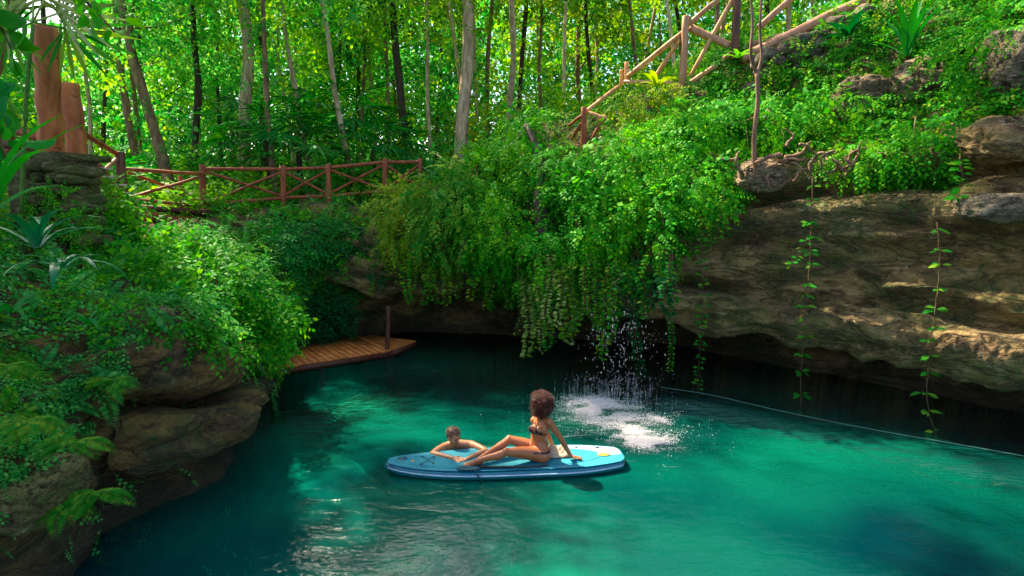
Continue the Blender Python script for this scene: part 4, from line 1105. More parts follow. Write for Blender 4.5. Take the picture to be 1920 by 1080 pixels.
for i in range(9):
    u = [1240, 1250, 1256, 1262, 1270, 1236, 1120, 948, 830][i]; v1 = [590, 600, 560, 598, 570, 520, 640, 560, 560][i]; y = 11.5 if u > 1200 else 12.4 if u > 1000 else 13.2
    pth = smoothpath([P(u - 4, 430, y), P(u, (430 + v1) / 2, y - .1), P(u + rng.normal(0, 6), v1, y - .05)], 8)
    o = mk("hanging_root", *tube(pth, np.linspace(.022, .008, len(pth)), 6), M['bark_brown'], None, True, origin=pth[0]); props(o, "bare brown aerial root hanging " + ["at the bare rock edge, second from left", "at the bare rock edge, third from left", "at the bare rock edge, fourth from left", "at the bare rock edge, fifth from left", "at the bare rock edge, furthest right", "at the bare rock edge, first and shortest", "among the yellow-green vines", "behind the bright bushes left of the cream vines", "at the left end of the trailing bushes"][i], "root", "bare aerial roots at the cliff edge")

# ---------------------------------------------------------------- large leafed plants
def T_strap(w=.05, n=7, bend=1.2, wave=0.0):
    t = np.linspace(0, 1, n); a = bend * t
    y = np.cumsum(np.concatenate([[0], np.cos(a[:-1]) / (n - 1)])); z = -np.cumsum(np.concatenate([[0], np.sin(a[:-1]) / (n - 1)]))
    ww = w * np.sin(math.pi * np.clip(t * .9 + .1, 0, 1)) ** .6; ww[-1] = .002
    V = np.concatenate([np.stack([-ww, y, z + ww * .35], 1), np.stack([0 * ww, y, z], 1), np.stack([ww, y, z + ww * .35], 1)])
    i = np.arange(n - 1)
    return V, [np.concatenate([np.stack([i, i + n, i + n + 1, i + 1], 1), np.stack([i + n, i + 2 * n, i + 2 * n + 1, i + n + 1], 1)])]
def rosette(base, nl, length, w, bend, mat, label, cat="plant", name="strap_leaf_plant", group=None, up=.9, face=None, arc=6.28, a0=0):
    t = empty(name, base, label, cat, group); base = np.asarray(base, float)
    for i in range(nl):
        a = a0 + arc * (i + .5 * rng.random()) / nl; el = up * (.45 + .75 * rng.random())
        d = np.array([math.cos(a) * math.cos(el), math.sin(a) * math.cos(el), math.sin(el)])
        T = T_strap(w * (.8 + .4 * rng.random()), 9, bend * (.7 + .6 * rng.random()))
        v_, f_ = place(T, (base + d * .03)[None], d[None], unit(np.array([-d[0], -d[1], 1.2]))[None], np.array([length * (.7 + .45 * rng.random())]))
        mk("leaf", v_, f_, mat, t, True)
    return t
rosette(P(1700, 108, 11.0), 15, .95, .06, .6, M['leaf_teal'], "big bird's nest fern with long upright strap leaves at the top right", "fern", "strap_fern", up=1.25)
rosette(P(1590, 70, 12.2), 8, .6, .14, .8, M['leaf_dark'], "dark broad leafed plant beside the stone wall", name="broad_leaf_plant", up=.9)
rosette(P(1385, 110, 12.9), 7, .42, .15, .9, M['leaf_bright'], "broad leafed plant at the foot of the dark stair post", name="broad_leaf_plant", up=.9)
rosette(P(70, 470, 4.3), 12, .62, .05, 1.5, M['leaf_gloss'], "glossy blue-green plant with arching leaves on the left bank, nearest the camera", up=1.0)
rosette(P(118, 505, 5.0), 9, .5, .055, 1.6, M['leaf_gloss'], "glossy arching leafed plant right of the nearest one on the left bank", up=.8)
rosette(P(-10, 400, 4.2), 12, .8, .035, 1.1, M['leaf_teal'], "plant with long grassy arching blades at the left edge", up=1.2)
rosette(P(20, 590, 4.8), 9, .4, .06, 1.2, M['leaf_teal'], "low broad bladed plant below the glossy ones at the left edge", up=.7)
rosette(P(165, 610, 6.2), 8, .4, .06, 1.3, M['leaf_teal'], "low arching plant in the dark hollow of the left bank", up=.7)
rosette(P(850, 330, 15.2), 14, .75, .12, 1.2, M['leaf_cream'], "pale variegated broad leafed plant at the base of the peeling trunk", name="broad_leaf_plant", up=1.2)
rosette(P(815, 345, 15.6), 14, .6, .13, 1.1, M['leaf_gloss'], "dark blue-green broad leafed plant at the right end of the fence", name="broad_leaf_plant", up=1.1)
rosette(P(900, 320, 15.0), 7, .8, .14, .7, M['leaf_bright'], "bright broad leafed plant left of the central bushes", name="broad_leaf_plant", up=1.2)
rosette(P(1230, 165, 13.8), 9, .5, .12, 1.0, M['leaf_warm'], "yellow-green leafed plant in front of the lower stair rail", name="broad_leaf_plant", up=1.0)
for (u, v, y, s_, lab) in [(150, 830, 4.9, .30, "bright fern above the water at the lower left"), (185, 925, 4.95, .30, "bright fern drooping over the water, lowest at the left"), (60, 790, 4.6, .32, "fern with long fronds at the lower left edge"), (345, 610, 7.6, .3, "small fern on top of the big left boulder"), (210, 715, 6.2, .3, "small dark fern left of the boulder crack"), (20, 690, 4.5, .28, "fern at the left edge below the bladed plants"), (120, 950, 4.85, .26, "small fern on the pale rock at the bottom left")]:
    b_ = P(u, v, y); t = empty("fern", b_, lab, "fern", "ferns on the left bank")
    for i in range(9):
        a = -2.6 + 4.4 * i / 8 + rng.normal(0, .15); d = np.array([math.sin(a) * .9 + .25, -.45 * abs(math.cos(a)) - .1, .35 * rng.random() - .12])
        v_, f_ = place(FERN, b_[None] + [[0, -.02, .03]], unit(d)[None], np.array([[0, -.25, 1.0]]), np.array([s_ * (.8 + .4 * rng.random())])); mk("frond", v_, f_, M['leaf_vine'], t)
for (u, v, y, rx, rz, n, lab) in [(90, 390, 8.2, .30, .30, 70, "thin creeper climbing the left part of the stone pillar"), (145, 420, 8.2, .2, .22, 50, "small creeper at the lower right of the stone pillar")]:
    c = P(u, v, y); t = empty("creeper", c, lab, "creeper", "creepers on the stone pillar"); d = rand_dirs(n) * [rx, .12, rz]
    mk("stem", *tube(smoothpath([c - [0, 0, rz * 1.4], c, c + [.05, .1, rz]], 5), .008, 5), M['green_stem'], t)
    mb = MB(); scatter(mb, SPRAYS, c + d, unit(rand_dirs(n) * [1, .3, 1] + [0, -.2, -.3]), unit(rand_dirs(n) * .4 + [0, -1, .4]), .12 + .1 * rng.random(n)); mb.build("leaves", M['leaf_bright'], t)
# leaves hanging into the top left corner, and the backlit fan palm
hb = empty("overhanging_branch", P(-40, -60, 5.0), "bright leafy branch hanging into the top left corner", "branch")
for (pts, m_, n_, sz) in [([P(-110, 0, 5), P(-20, 20, 5), P(20, 90, 5)], 'leaf_bright', 34, .2), ([P(-120, 150, 5), P(-40, 130, 5), P(5, 230, 5)], 'leaf_vine', 34, .18), ([P(110, -60, 5.4), P(160, 0, 5.4), P(215, 60, 5.4)], 'leaf_bright', 22, .15), ([P(-90, 60, 4.6), P(-30, 150, 4.6), P(10, 300, 4.7)], 'leaf_teal', 30, .17)]:
    q = smoothpath(pts, 8); mk("twig", *tube(q, np.linspace(.02, .008, len(q)), 6), M['stem'], hb, True)
    k = rng.integers(0, len(q), n_); mb = MB(); scatter(mb, [T_strap(.28, 9, .7)], q[k] + rng.normal(0, .07, (n_, 3)), unit(rand_dirs(n_) + [.2, 0, -.7]), rand_dirs(n_, .7), sz * (.7 + .6 * rng.random(n_))); mb.build("leaves", M[m_], hb)
bp_ = empty("fan_palm", P(62, 320, 7.6), "sunlit fan palm with spread leaves beside the taller orange post", "palm")
mk("trunk", *tube(smoothpath([P(40, 400, 7.8), P(48, 200, 7.7), P(62, 45, 7.6)], 5), np.linspace(.025, .02, 11), 8), M['green_stem'], bp_, True)
for (du, dv, a) in [(0, -20, 0), (-60, 10, -1.2), (60, 5, 1.2), (110, 60, 1.9), (-70, 70, -2.0), (30, -60, .4)]:
    c = P(62, 42, 7.6); d = unit(np.array([math.sin(a), .15, math.cos(a) * .8 + .1])); e_ = c + d * .35
    mb = MB(); mb.add(*tube(np.array([c, (c + e_) / 2, e_]), .012, 5)); v_, f_ = place(FAN, e_[None], d[None], np.array([[0.1, -1, .35]]), np.array([.85])); mb.add(v_, f_); mb.build("palm_leaf", M['leaf_cream'] if abs(a) < 1.5 else M['leaf_vine'], bp_)
# unseen trees added beyond the left edge so their crowns shade bank and pool
for (x, y, tx, ty, h, cr, nn, lab) in [(-14, 11.5, -11.5, 12, 7.5, 3.0, 1200, "unseen broad crowned shade tree added at the left of the near bank"), (-12, 9, -9.2, 10.8, 8, 2.6, 1200, "unseen broad crowned shade tree added leaning over the near bank from the left"), (-12.5, 12, -6.8, 12.0, 9.5, 2.3, 900, "unseen shade tree added leaning far over the pool from beyond the left edge"), (-11.5, 10, -6.3, 9.8, 10.5, 2.2, 800, "second unseen shade tree added leaning over the pool from beyond the left edge"), (-12.5, 13.5, -8.9, 13.2, 8.0, 2.2, 900, "unseen shade tree added leaning over the left bank beyond the pillar")]:
    tree((x, y, 3.2), np.array([tx, ty, 3.2 + h]), h, .22, M['bark_brown'], M['leaf_forest'], lab, crown_r=cr, crown_z=.75, n=nn, leaf=.5, group=None, low=False)

# ---------------------------------------------------------------- rope, splash
rp = [W(1238, 726, .01), W(1330, 740, .008), W(1470, 772, .008), W(1640, 806, .008), W(1790, 832, .008), W(1935, 858, .008), W(2100, 890, .008)]
rp = smoothpath(rp, 8); o = mk("float_rope", *tube(rp, .0055, 6), plain("rope", (.10, .22, .17), .8), None, True, origin=rp[0]); props(o, "thin pale rope floating across the dark water at the right", "rope")
def flecks(name, p, s, mat, flat=.5, el=None):
    v0, f0 = sphere((0, 0, 0), 1, 6, 4); n = len(p)
    s3 = np.stack([s, s, s * flat], 1) if el is None else el
    V = p[:, None, :] + v0[None] * s3[:, None, :]
    off = (np.arange(n) * len(v0))[:, None, None]
    o = mk(name, V.reshape(-1, 3), [(f[None] + off).reshape(-1, f.shape[1]) for f in f0], mat, None, True); return props(o, kind='stuff')
def octs(name, p, s3, mat):
    v0 = np.array([(1, 0, 0), (-1, 0, 0), (0, 1, 0), (0, -1, 0), (0, 0, 1), (0, 0, -1)], float); f0 = np.array([(0, 2, 4), (2, 1, 4), (1, 3, 4), (3, 0, 4), (2, 0, 5), (1, 2, 5), (3, 1, 5), (0, 3, 5)])
    V = p[:, None, :] + v0[None] * s3[:, None, :]; off = (np.arange(len(p)) * 6)[:, None, None]
    return props(mk(name, V.reshape(-1, 3), (f0[None] + off).reshape(-1, 3), mat, None, True), kind='stuff')
pf = []
for (u, v, ru, rv, n_) in [(1115, 761, 46, 13, 22000), (1200, 822, 40, 13, 20000), (1150, 785, 62, 22, 12000), (1236, 788, 14, 4, 900), (1150, 785, 120, 44, 5000), (1150, 720, 80, 14, 900)]:
    c = W(u, v); ex = W(u + ru, v) - c; ey = c - W(u, v + rv)
    a = rng.normal(0, .55, (n_, 2))
    q = c + a[:, :1] * ex + a[:, 1:] * ey * 1.1 + a[:, :1] * np.array([0, 1, 0]) * (-.12 if ru < 100 else -.3)
    k = fbm(q * np.array([3.2, 5.5, 1]), 4, 91) + rng.normal(0, .28, len(q)) > (-.25 if ru < 100 else .1); q = q[k]
    q[:, 2] = .003 + np.abs(rng.normal(0, .018, len(q))); pf.append(q)
pf = np.concatenate(pf); sf = .003 + .005 * rng.random(len(pf)) ** 2; octs("splash_foam", pf, np.stack([sf * 1.3, sf * 1.3, sf * .7], 1), M['foam'])
n_ = 520; u = 1165 + rng.normal(0, 38, n_); y = 10.2 + rng.normal(0, .6, n_); z = 1.75 * rng.random(n_) ** 1.1
p = np.array([P(a, 600, b_) for a, b_ in zip(u, y)]); p[:, 2] = z
s = .002 + .0035 * rng.random(n_) ** 2; flecks("falling_drops", p, s, M['drop'], el=np.stack([s, s, s * (2 + 4 * rng.random(n_))], 1))

# ---------------------------------------------------------------- paddle board
ZT = .12
tip0, tip1 = W(721, 868, ZT), W(1170, 851, ZT)
bc = (tip0 + tip1) / 2; bx = unit((tip1 - tip0) * [1, 1, 0]); by = np.array([-bx[1], bx[0], 0]); HL = np.linalg.norm((tip1 - tip0)[:2]) / 2; HW = .40
bd = empty("paddle_board", bc * [1, 1, 0], "turquoise inflatable paddle board floating in the pool under the woman", "paddle board")
def bw(s):   # half width at s in -1..1 (nose at -1)
    s = np.asarray(s, float)
    nose = np.clip((s + 1) / 1.05, 0, 1); w = (1 - (1 - nose) ** 2.3) ** .60
    tail = np.clip((1 - s) / .55, 0, 1); w2 = .52 + .48 * (1 - (1 - tail) ** 2.0)
    end = np.clip((1 - s) / .05, 0, 1) ** .5
    return HW * w * w2 * np.maximum(end, .02)
def rocker(s): s = np.asarray(s, float); return .10 * np.clip(-s - .45, 0, 1) ** 2 + .02 * np.clip(s - .6, 0, 1) ** 2
def BP(s, w, z=0.0):
    s, w, z = np.broadcast_arrays(np.asarray(s, float), np.asarray(w, float), np.asarray(z, float))
    return bc * [1, 1, 0] + s[..., None] * HL * bx + w[..., None] * by + (ZT + z + rocker(s))[..., None] * np.array([0, 0, 1.0])
ss = 1 - 2 * (1 - np.sin(np.linspace(0, math.pi / 2, 26)) ** 1.0) ; ss = np.concatenate([-np.cos(np.linspace(0, math.pi, 70))])
an = np.linspace(0, 2 * math.pi, 28, endpoint=False); TH = .065
ring_y = np.sign(np.cos(an)) * np.abs(np.cos(an)) ** .35; ring_z = np.sign(np.sin(an)) * np.abs(np.sin(an)) ** .62
V = []
for s_ in ss:
    w = float(bw(s_)); hh = TH * min(1, (w / HW * 2.2) ** .5 if w > .001 else .1)
    V.append(BP(np.full(28, s_), ring_y * (w - TH * .0), -TH + ring_z * hh))
V = np.array(V); n_, k_ = V.shape[:2]
i = np.arange(n_ - 1)[:, None] * k_; j = np.arange(k_)[None]; j2 = (j + 1) % k_
Q = np.stack([i + j, i + k_ + j, i + k_ + j2, i + j2], -1).reshape(-1, 4)
mk("hull", V.reshape(-1, 3), [Q, np.array([list(range(k_))]), np.array([list(range((n_ - 1) * k_, n_ * k_))[::-1]])], M['board_blue'], bd, True)
def deckpatch(name, s0, s1, f0, f1, z, mat, n=40, m_=8, taper=False):
    S = np.linspace(s0, s1, n); V = []
    for s_ in S:
        w = float(bw(s_)); e_ = 1.0
        if taper: q = (s_ - s0) / (s1 - s0); e_ = max(.03, math.sin(math.pi * min(1, max(0, q))) ** .35)
        V.append(BP(np.full(m_, s_), w * np.linspace(f0, f1, m_) * e_, z))
    V = np.array(V); V2 = V - [0, 0, .006]
    i = np.arange(n - 1)[:, None] * m_; j = np.arange(m_ - 1)[None]
    Q = np.stack([i + j, i + m_ + j, i + m_ + j + 1, i + j + 1], -1).reshape(-1, 4)
    return mk(name, V.reshape(-1, 3), Q, M[mat], bd, False)
deckpatch("deck_stripe", -.97, .985, -.92, .92, .004, 'board_light', 80, 10)
deckpatch("tail_panel", .22, .975, -.10, .88, .0065, 'board_white', 40, 10)
deckpatch("traction_pad", -.93, .80, -.78, .78, .008, 'board_pad', 80, 10, True)
for sd in (-1, 1):
    S = np.linspace(-.97, .97, 70); q = BP(S, sd * (bw(S) + .001), -.055); mk("rail_line", *tube(q, .010, 6), M['board_white'], bd, True)
for (s_, w, r_) in [(-.86, .06, .055), (-.70, .12, .02), (-.70, -.12, .02), (-.60, .10, .016), (-.60, -.1, .016), (-.77, -.02, .02), (.80, .22, .022), (.62, .25, .016)]:
    mk("ring_patch", *sphere(BP(s_, w, .012), (r_ * 1.3, r_, .006), 12, 6), M['board_dark' if abs(s_ + .77) > .01 else 'orange'], bd, True)
mk("nose_bungee", *tube(np.array([BP(-.70, .12, .02), BP(-.60, -.1, .02), BP(-.60, .1, .02), BP(-.70, -.12, .02)]), .004, 5), M['strap'], bd)
mk("emblem", *sphere(BP(.82, -.02, .012), (.085, .05, .004), 20, 6), M['orange'], bd, True)
q = [BP(-.29, -.30, .02), BP(-.27, -.36, .02), BP(-.255, -.40, .0), BP(-.235, -.415, -.06), BP(-.21, -.42, -.11)]
mk("strap", *tube(smoothpath(q, 4), np.array([[.018, .005]] * 17), 8), M['strap'], bd, True)
pd = empty("paddle", BP(.1, -.30, .02), "black paddle lying along the near edge of the board under the woman's leg", "paddle")
mk("shaft", *tube(np.array([BP(-.24, -.30, .03), BP(.1, -.335, .03), BP(.32, -.33, .03)]), .014, 8), M['black'], pd, True)
v_, f_ = sphere((0, 0, 0), 1, 14, 8); v_ = v_ * [.17, .075, .008]; mk("blade", BP(-.31, -.29, .025) + v_[:, :1] * bx + v_[:, 1:2] * by + v_[:, 2:] * np.array([0, 0, 1]), f_, M['strap'], pd, True)
# towel: crumpled cloth
nu = 36; X, Y = np.meshgrid(np.linspace(-1, 1, nu), np.linspace(-1, 1, nu), indexing='ij'); rr_ = np.sqrt(X ** 2 + Y ** 2)
pz = np.stack([X.ravel() * 1.7, Y.ravel() * 1.7, X.ravel() * 0], 1)
hz = (.10 + .07 * fbm(pz, 3, 71)) * np.clip(1.05 - np.abs(X.ravel()) ** 3, 0, 1) * np.clip(1.1 - np.abs(Y.ravel()) ** 3, .0, 1) + .012
tc = P(1044, 850, 7.84)
tv = BP((tc - bc) @ bx / HL, (tc - bc) @ by, .0)[None] + X.ravel()[:, None] * .20 * bx + Y.ravel()[:, None] * .16 * by + hz[:, None] * np.array([0, 0, 1])
tv[:, 2] = np.maximum(tv[:, 2], ZT + .012)
i = np.arange(nu - 1)[:, None] * nu; j = np.arange(nu - 1)[None]
o = mk("towel", tv, np.stack([i + j, i + nu + j, i + nu + j + 1, i + j + 1], -1).reshape(-1, 4), M['towel'], None, True, origin=tv.mean(0)); props(o, "crumpled cream towel behind the seated woman on the board", "towel")

# ---------------------------------------------------------------- people
def osph(c, r, B=None, k=20, m=14):
    v, f = sphere((0, 0, 0), 1, k, m); v = v * np.asarray(r)
    if B is not None: v = v @ np.asarray(B)
    return v + np.asarray(c), f
def limb(pts, rad, side=None, n=5, k=16):
    pts = np.asarray(pts, float); rad = np.asarray(rad, float)
    if rad.ndim == 1: rad = np.stack([rad, rad], 1)
    q = smoothpath(pts, n); t = np.linspace(0, len(pts) - 1, len(q)); r = np.stack([np.interp(t, np.arange(len(pts)), rad[:, i]) for i in range(2)], 1)
    return tube(q, r, k, True, side, rounded=True)
def body(name, shapes, voxel, mat, label, origin, iters=6):
    mb = MB()
    for v, f in shapes: mb.add(v, f)
    o = mb.build(name, mat, None, True, origin)
    r = o.modifiers.new("r", 'REMESH'); r.mode = 'VOXEL'; r.voxel_size = voxel; r.use_smooth_shade = True
    s = o.modifiers.new("s", 'SMOOTH'); s.factor = .5; s.iterations = iters
    dg = bpy.context.evaluated_depsgraph_get(); me = bpy.data.meshes.new_from_object(o.evaluated_get(dg))
    o.modifiers.clear(); old = o.data; o.data = me; bpy.data.meshes.remove(old)
    me.materials.clear(); me.materials.append(mat)
    me.polygons.foreach_set("use_smooth", np.ones(len(me.polygons), bool))
    return props(o, label, "person")
def shell(o, name, mat, mask, off=.004):
    me = o.data; n = len(me.vertices); V = np.empty(n * 3, np.float32); me.vertices.foreach_get("co", V); V = V.reshape(-1, 3).astype(float) + np.array(o.location)
    Nn = np.empty(n * 3, np.float32); me.vertices.foreach_get("normal", Nn); Nn = Nn.reshape(-1, 3)
    L_ = np.empty(len(me.loops), np.int32); me.loops.foreach_get("vertex_index", L_)
    tot = np.empty(len(me.polygons), np.int32); me.polygons.foreach_get("loop_total", tot); sta = np.empty(len(me.polygons), np.int32); me.polygons.foreach_get("loop_start", sta)
    mv = mask(V, Nn); Fs = []
    for kk in (3, 4):
        q = sta[tot == kk][:, None] + np.arange(kk); q = L_[q] if len(q) else np.zeros((0, kk), int)
        Fs.append(q[mv[q].all(1)] if len(q) else q)
    used = np.unique(np.concatenate([f.ravel() for f in Fs])); mp_ = np.full(n, -1); mp_[used] = np.arange(len(used))
    if not len(used): return None
    c = mk(name, V[used] + Nn[used] * off, [mp_[f] for f in Fs if len(f)], mat, o, True)
    sd = c.modifiers.new("thickness", 'SOLIDIFY'); sd.thickness = .004; sd.offset = -1
    return c
def basis(fwd, up):
    f = unit(np.asarray(fwd, float)); s = unit(np.cross(f, up)); u = np.cross(s, f); return np.array([s, f, u])
def head(c, fwd, up=(0, 0, 1), k=1.0):
    """prims of skull, jaw, nose, ears; c is the centre of the skull"""
    B = basis(fwd, up); s, f, u = B; c = np.asarray(c)
    S = [osph(c + u * .015 * k - f * .012 * k, (.074 * k, .092 * k, .092 * k), B, 24, 18), osph(c + f * .022 * k - u * .045 * k, (.058 * k, .064 * k, .066 * k), B),
         osph(c + f * .055 * k - u * .092 * k, (.028 * k, .028 * k, .020 * k), B), osph(c + f * .080 * k + u * .022 * k, (.052 * k, .014 * k, .010 * k), B)]
    S.append(limb([c + f * .078 * k + u * .010 * k, c + f * .092 * k - u * .018 * k, c + f * .103 * k - u * .036 * k], [.009 * k, .011 * k, .014 * k], n=3, k=8))
    for d in (-1, 1):
        S.append(osph(c + s * .074 * k * d - u * .018 * k - f * .008 * k, (.010 * k, .018 * k, .030 * k), B, 10, 8))
        S.append(osph(c + s * .036 * k * d + f * .066 * k - u * .028 * k, (.022 * k, .016 * k, .018 * k), B, 10, 8))
    return S, B
def facefeatures(o, c, B, k, brow):
    s, f, u = B
    for d in (-1, 1):
        mk("eye", *osph(c + s * .031 * k * d + f * .083 * k - u * .004 * k, (.013 * k, .008 * k, .007 * k), B, 10, 8), M['eye'], o, True)
        mk("eyebrow", *osph(c + s * .032 * k * d + f * .092 * k + u * .022 * k, (.020 * k, .006 * k, .005 * k), B, 8, 6), brow, o, True)
    mk("mouth", *osph(c + f * .084 * k - u * .066 * k, (.024 * k, .008 * k, .008 * k), B, 10, 6), M['lip'], o, True)
def hand(wrist, d, palm_n, k=1.0, curl=.4, thumb=1):
    """d = direction of the fingers, palm_n = out of the back of the hand"""
    d = unit(d); nn = unit(np.asarray(palm_n) - d * np.dot(d, palm_n)); s = np.cross(d, nn) * thumb
    B = np.array([s, d, nn]); w = np.asarray(wrist); S = [osph(w + d * .045 * k, (.040 * k, .052 * k, .015 * k), B, 16, 10), limb([w - d * .02, w + d * .03 * k], [[.026 * k, .018 * k], [.034 * k, .016 * k]], side=s, n=3)]
    for i, (off, L_) in enumerate([(.028, .070), (.010, .080), (-.009, .074), (-.027, .058)]):
        b_ = w + d * .085 * k + s * off * k; sp_ = unit(d + s * off * 5)
        p1 = b_ + sp_ * L_ * .42 * k; p2 = p1 + unit(sp_ - nn * curl) * L_ * .33 * k; p3 = p2 + unit(sp_ - nn * curl * 2) * L_ * .25 * k
        S.append(limb([b_ - sp_ * .02, p1, p2, p3], np.array([.0095, .009, .0082, .007]) * k, n=3, k=8))
    b_ = w + d * .03 * k + s * .034 * k; t1 = b_ + unit(s * .8 + d * .7) * .034 * k; t2 = t1 + unit(s * .3 + d) * .028 * k
    S.append(limb([b_ - s * .015, t1, t2], np.array([.014, .0105, .0085]) * k, n=3, k=8))
    return S
def foot(ankle, toe_dir, up, k=1.0):
    d = unit(toe_dir); u = unit(np.asarray(up) - d * np.dot(d, up)); s = np.cross(d, u); a = np.asarray(ankle)
    S = [osph(a - d * .03 * k - u * .035 * k, (.030 * k, .036 * k, .032 * k), np.array([s, d, u])), limb([a - u * .012 * k, a + d * .07 * k - u * .03 * k, a + d * .13 * k - u * .048 * k], np.array([[.034, .036], [.036, .028], [.042, .017]]) * k, side=s)]
    for i in range(5):
        o_ = (i - 2) * .017 * k; L_ = (.042 - .005 * i) * k; b_ = a + d * .145 * k - u * .052 * k + s * o_
        S.append(limb([b_ - d * .02, b_ + d * L_ * .5 + u * .003, b_ + d * L_ - u * .003], np.array([.0105 if i else .013, .010 if i else .013, .008 if i else .011]) * k, n=3, k=8))
    return S
# woman
pel, wai, che, nec = P(1013, 845, 7.70), P(1009, 823, 7.71), P(1014, 802, 7.71), P(1016, 784, 7.73)
shN, shF = P(1031, 792, 7.60), P(1002, 788, 7.86)
side = unit(shF - shN); fwd = unit(np.cross(unit(nec - pel), side)); fwd = fwd if fwd[0] < 0 else -fwd
hN, hF = P(1008, 852, 7.61), P(1006, 842, 7.80)
kN, kF = P(949, 848, 7.50), P(955, 824, 7.84)
aN, aF = P(893, 865, 7.44), P(897, 862, 7.50)
hdc = P(1012, 758, 7.75)
S = [limb([pel - [0, 0, .03], pel + (wai - pel) * .45, wai, lerp(wai, che, .55), che, lerp(che, nec, .6), nec], [[.155, .115], [.145, .105], [.112, .088], [.128, .095], [.142, .098], [.125, .075], [.062, .055]], side=side),
     limb([nec - [0, 0, .02], nec + [0, 0, .05], hdc - [0, 0, .05]], [.055, .047, .047])]
S += [osph(hN + np.array([.06, -.01, -.01]), (.115, .10, .105)), osph(hF + np.array([.06, .0, -.02]), (.115, .10, .105))]
brN = lerp(wai, che, .95) + fwd * .085 - side * .062; brF = lerp(wai, che, .95) + fwd * .085 + side * .062
S += [osph(brN, (.056, .056, .056)), osph(brF, (.056, .056, .056))]
thN = limb([hN, lerp(hN, kN, .5) + [0, 0, .01], kN], [.098, .080, .056]); thF = limb([hF, lerp(hF, kF, .5) + [0, 0, .01], kF], [.098, .080, .056])
S += [thN, thF, osph(kN + [0, -.005, .008], (.055, .055, .055)), osph(kF + [0, 0, .006], (.055, .055, .055))]
for k_, a_ in ((kN, aN), (kF, aF)):
    dn_ = unit(a_ - k_); cf = np.cross(dn_, np.cross([0, 0, 1.0], dn_)); S.append(limb([k_, lerp(k_, a_, .28) - cf * .012, lerp(k_, a_, .6), a_], [.052, .057, .042, .033]))
S += foot(aN, np.array([-.95, -.05, -.12]), np.array([-.2, -.55, 1.0]), .98); S += foot(aF, np.array([-.95, .12, -.1]), np.array([-.2, .1, 1.0]), .98)
wN, wF = P(1070, 855, 7.66), P(1037, 838, 8.0)
eN, eF = P(1054, 826, 7.60), P(1027, 814, 8.0)
S += [osph(shN, (.056, .052, .054)), osph(shF, (.056, .052, .054)), limb([lerp(nec, shN, .3) - [0, 0, .012], shN + [0, 0, .0]], [.05, .048]), limb([lerp(nec, shF, .3) - [0, 0, .012], shF], [.05, .048])]
S += [limb([shN, lerp(shN, eN, .5), eN], [.048, .042, .035]), limb([eN, lerp(eN, wN, .3), wN], [.036, .036, .023]), limb([shF, lerp(shF, eF, .5), eF], [.048, .042, .035]), limb([eF, lerp(eF, wF, .3), wF], [.036, .036, .023])]
S += hand(wN, np.array([.95, -.1, -.16]), np.array([.1, 0, 1]), .95, .08, 1) + hand(wF, np.array([.95, .15, -.2]), np.array([.1, 0, 1]), .95, .08, -1)
hs_, HBw = head(hdc, (-.80, .45, .02), (0, 0, 1), .98); S += hs_
wm = body("person", S, .0062, M['skin_w'], "woman in a black bikini with curly auburn hair, leaning back seated on the paddle board", pel * [1, 1, 0] + [0, 0, ZT])
facefeatures(wm, hdc, HBw, .98, M['hair_w'])
ax = unit(che - pel); 
def along(V): return (V - pel) @ ax
def radial(V): q = V - pel; return np.linalg.norm(q - np.outer(q @ ax, ax), axis=1)
sb = float(((brN + brF) / 2 - pel) @ ax)
def topmask(V, Nn):
    cup = np.zeros(len(V), bool)
    for b_ in (brN, brF):
        q = V - b_; h_ = q @ ax; l_ = np.abs(q @ side); fr_ = (q @ fwd)
        cup |= (fr_ > -.035) & (np.linalg.norm(q, axis=1) < .082) & (l_ < .056 - .42 * (h_ + .05)) & (h_ > -.058) & (h_ < .075)
    band = (np.abs(along(V) - (sb - .052)) < .011) & (radial(V) < .17)
    return cup | band
shell(wm, "bikini_top", M['swim'], topmask)
mk("halter_strap", *tube(smoothpath([brN + ax * .05 + fwd * .045, lerp(brN, nec, .6) + fwd * .05, nec + fwd * -.0 - side * .06 + ax * .03, nec - fwd * .055 + ax * .02, nec + side * .06 + ax * .03, lerp(brF, nec, .6) + fwd * .05, brF + ax * .05 + fwd * .045], 6), .005, 6), M['swim'], wm, True)
def botmask(V, Nn):
    a_ = along(V); q = V - pel; l_ = q @ side
    band = (np.abs(a_ - .035 - 0.12 * 0) < .012) & (radial(V) < .22) & ((V - kN) @ bx > .25)
    seat = (a_ < .045) & (a_ > -.2) & (np.abs(l_) < .10) & ((q @ fwd) < .02) & (radial(V) < .25)
    front = (a_ < .045) & (a_ > -.1) & (np.abs(l_) < .03 + .9 * np.clip(a_ + .02, 0, .1)) & ((q @ fwd) > 0) & ((q @ fwd) < .18)
    return band | seat | front
shell(wm, "bikini_bottom", M['swim'], botmask)
# curly hair
hc = hdc + np.array([.018, -.005, .018]); mb = MB()
v_, f_ = sphere((0, 0, 0), 1, 40, 28); v_ = v_ * np.array([.135, .135, .135]); v_ = v_ * (1 + .09 * fbm(v_ * 22, 3, 5))[:, None]; v_[:, 2] -= .02 * (v_[:, 2] < 0)
mb.add(v_ + hc, f_)
fd = HBw[1]
for i in range(2600):
    d = rand_dirs(1)[0]
    if d @ fd > .55 and d[2] < .55: continue
    rr_ = .120 + .045 * rng.random(); z_ = -.045 * (d[2] < -.3) * rng.random()
    c = hc + d * rr_ + [0, 0, z_]; a_ = rand_dirs(1)[0]; b_ = unit(np.cross(a_, d)); t_ = np.linspace(0, 5.5, 8)[:, None]
    mb.add(*tube(c + (a_ * np.cos(t_) + b_ * np.sin(t_)) * (.006 + .008 * rng.random()) + d * t_ * .004, .0022, 3, cap=False))
mb.build("hair", M['hair_w'], wm, False)
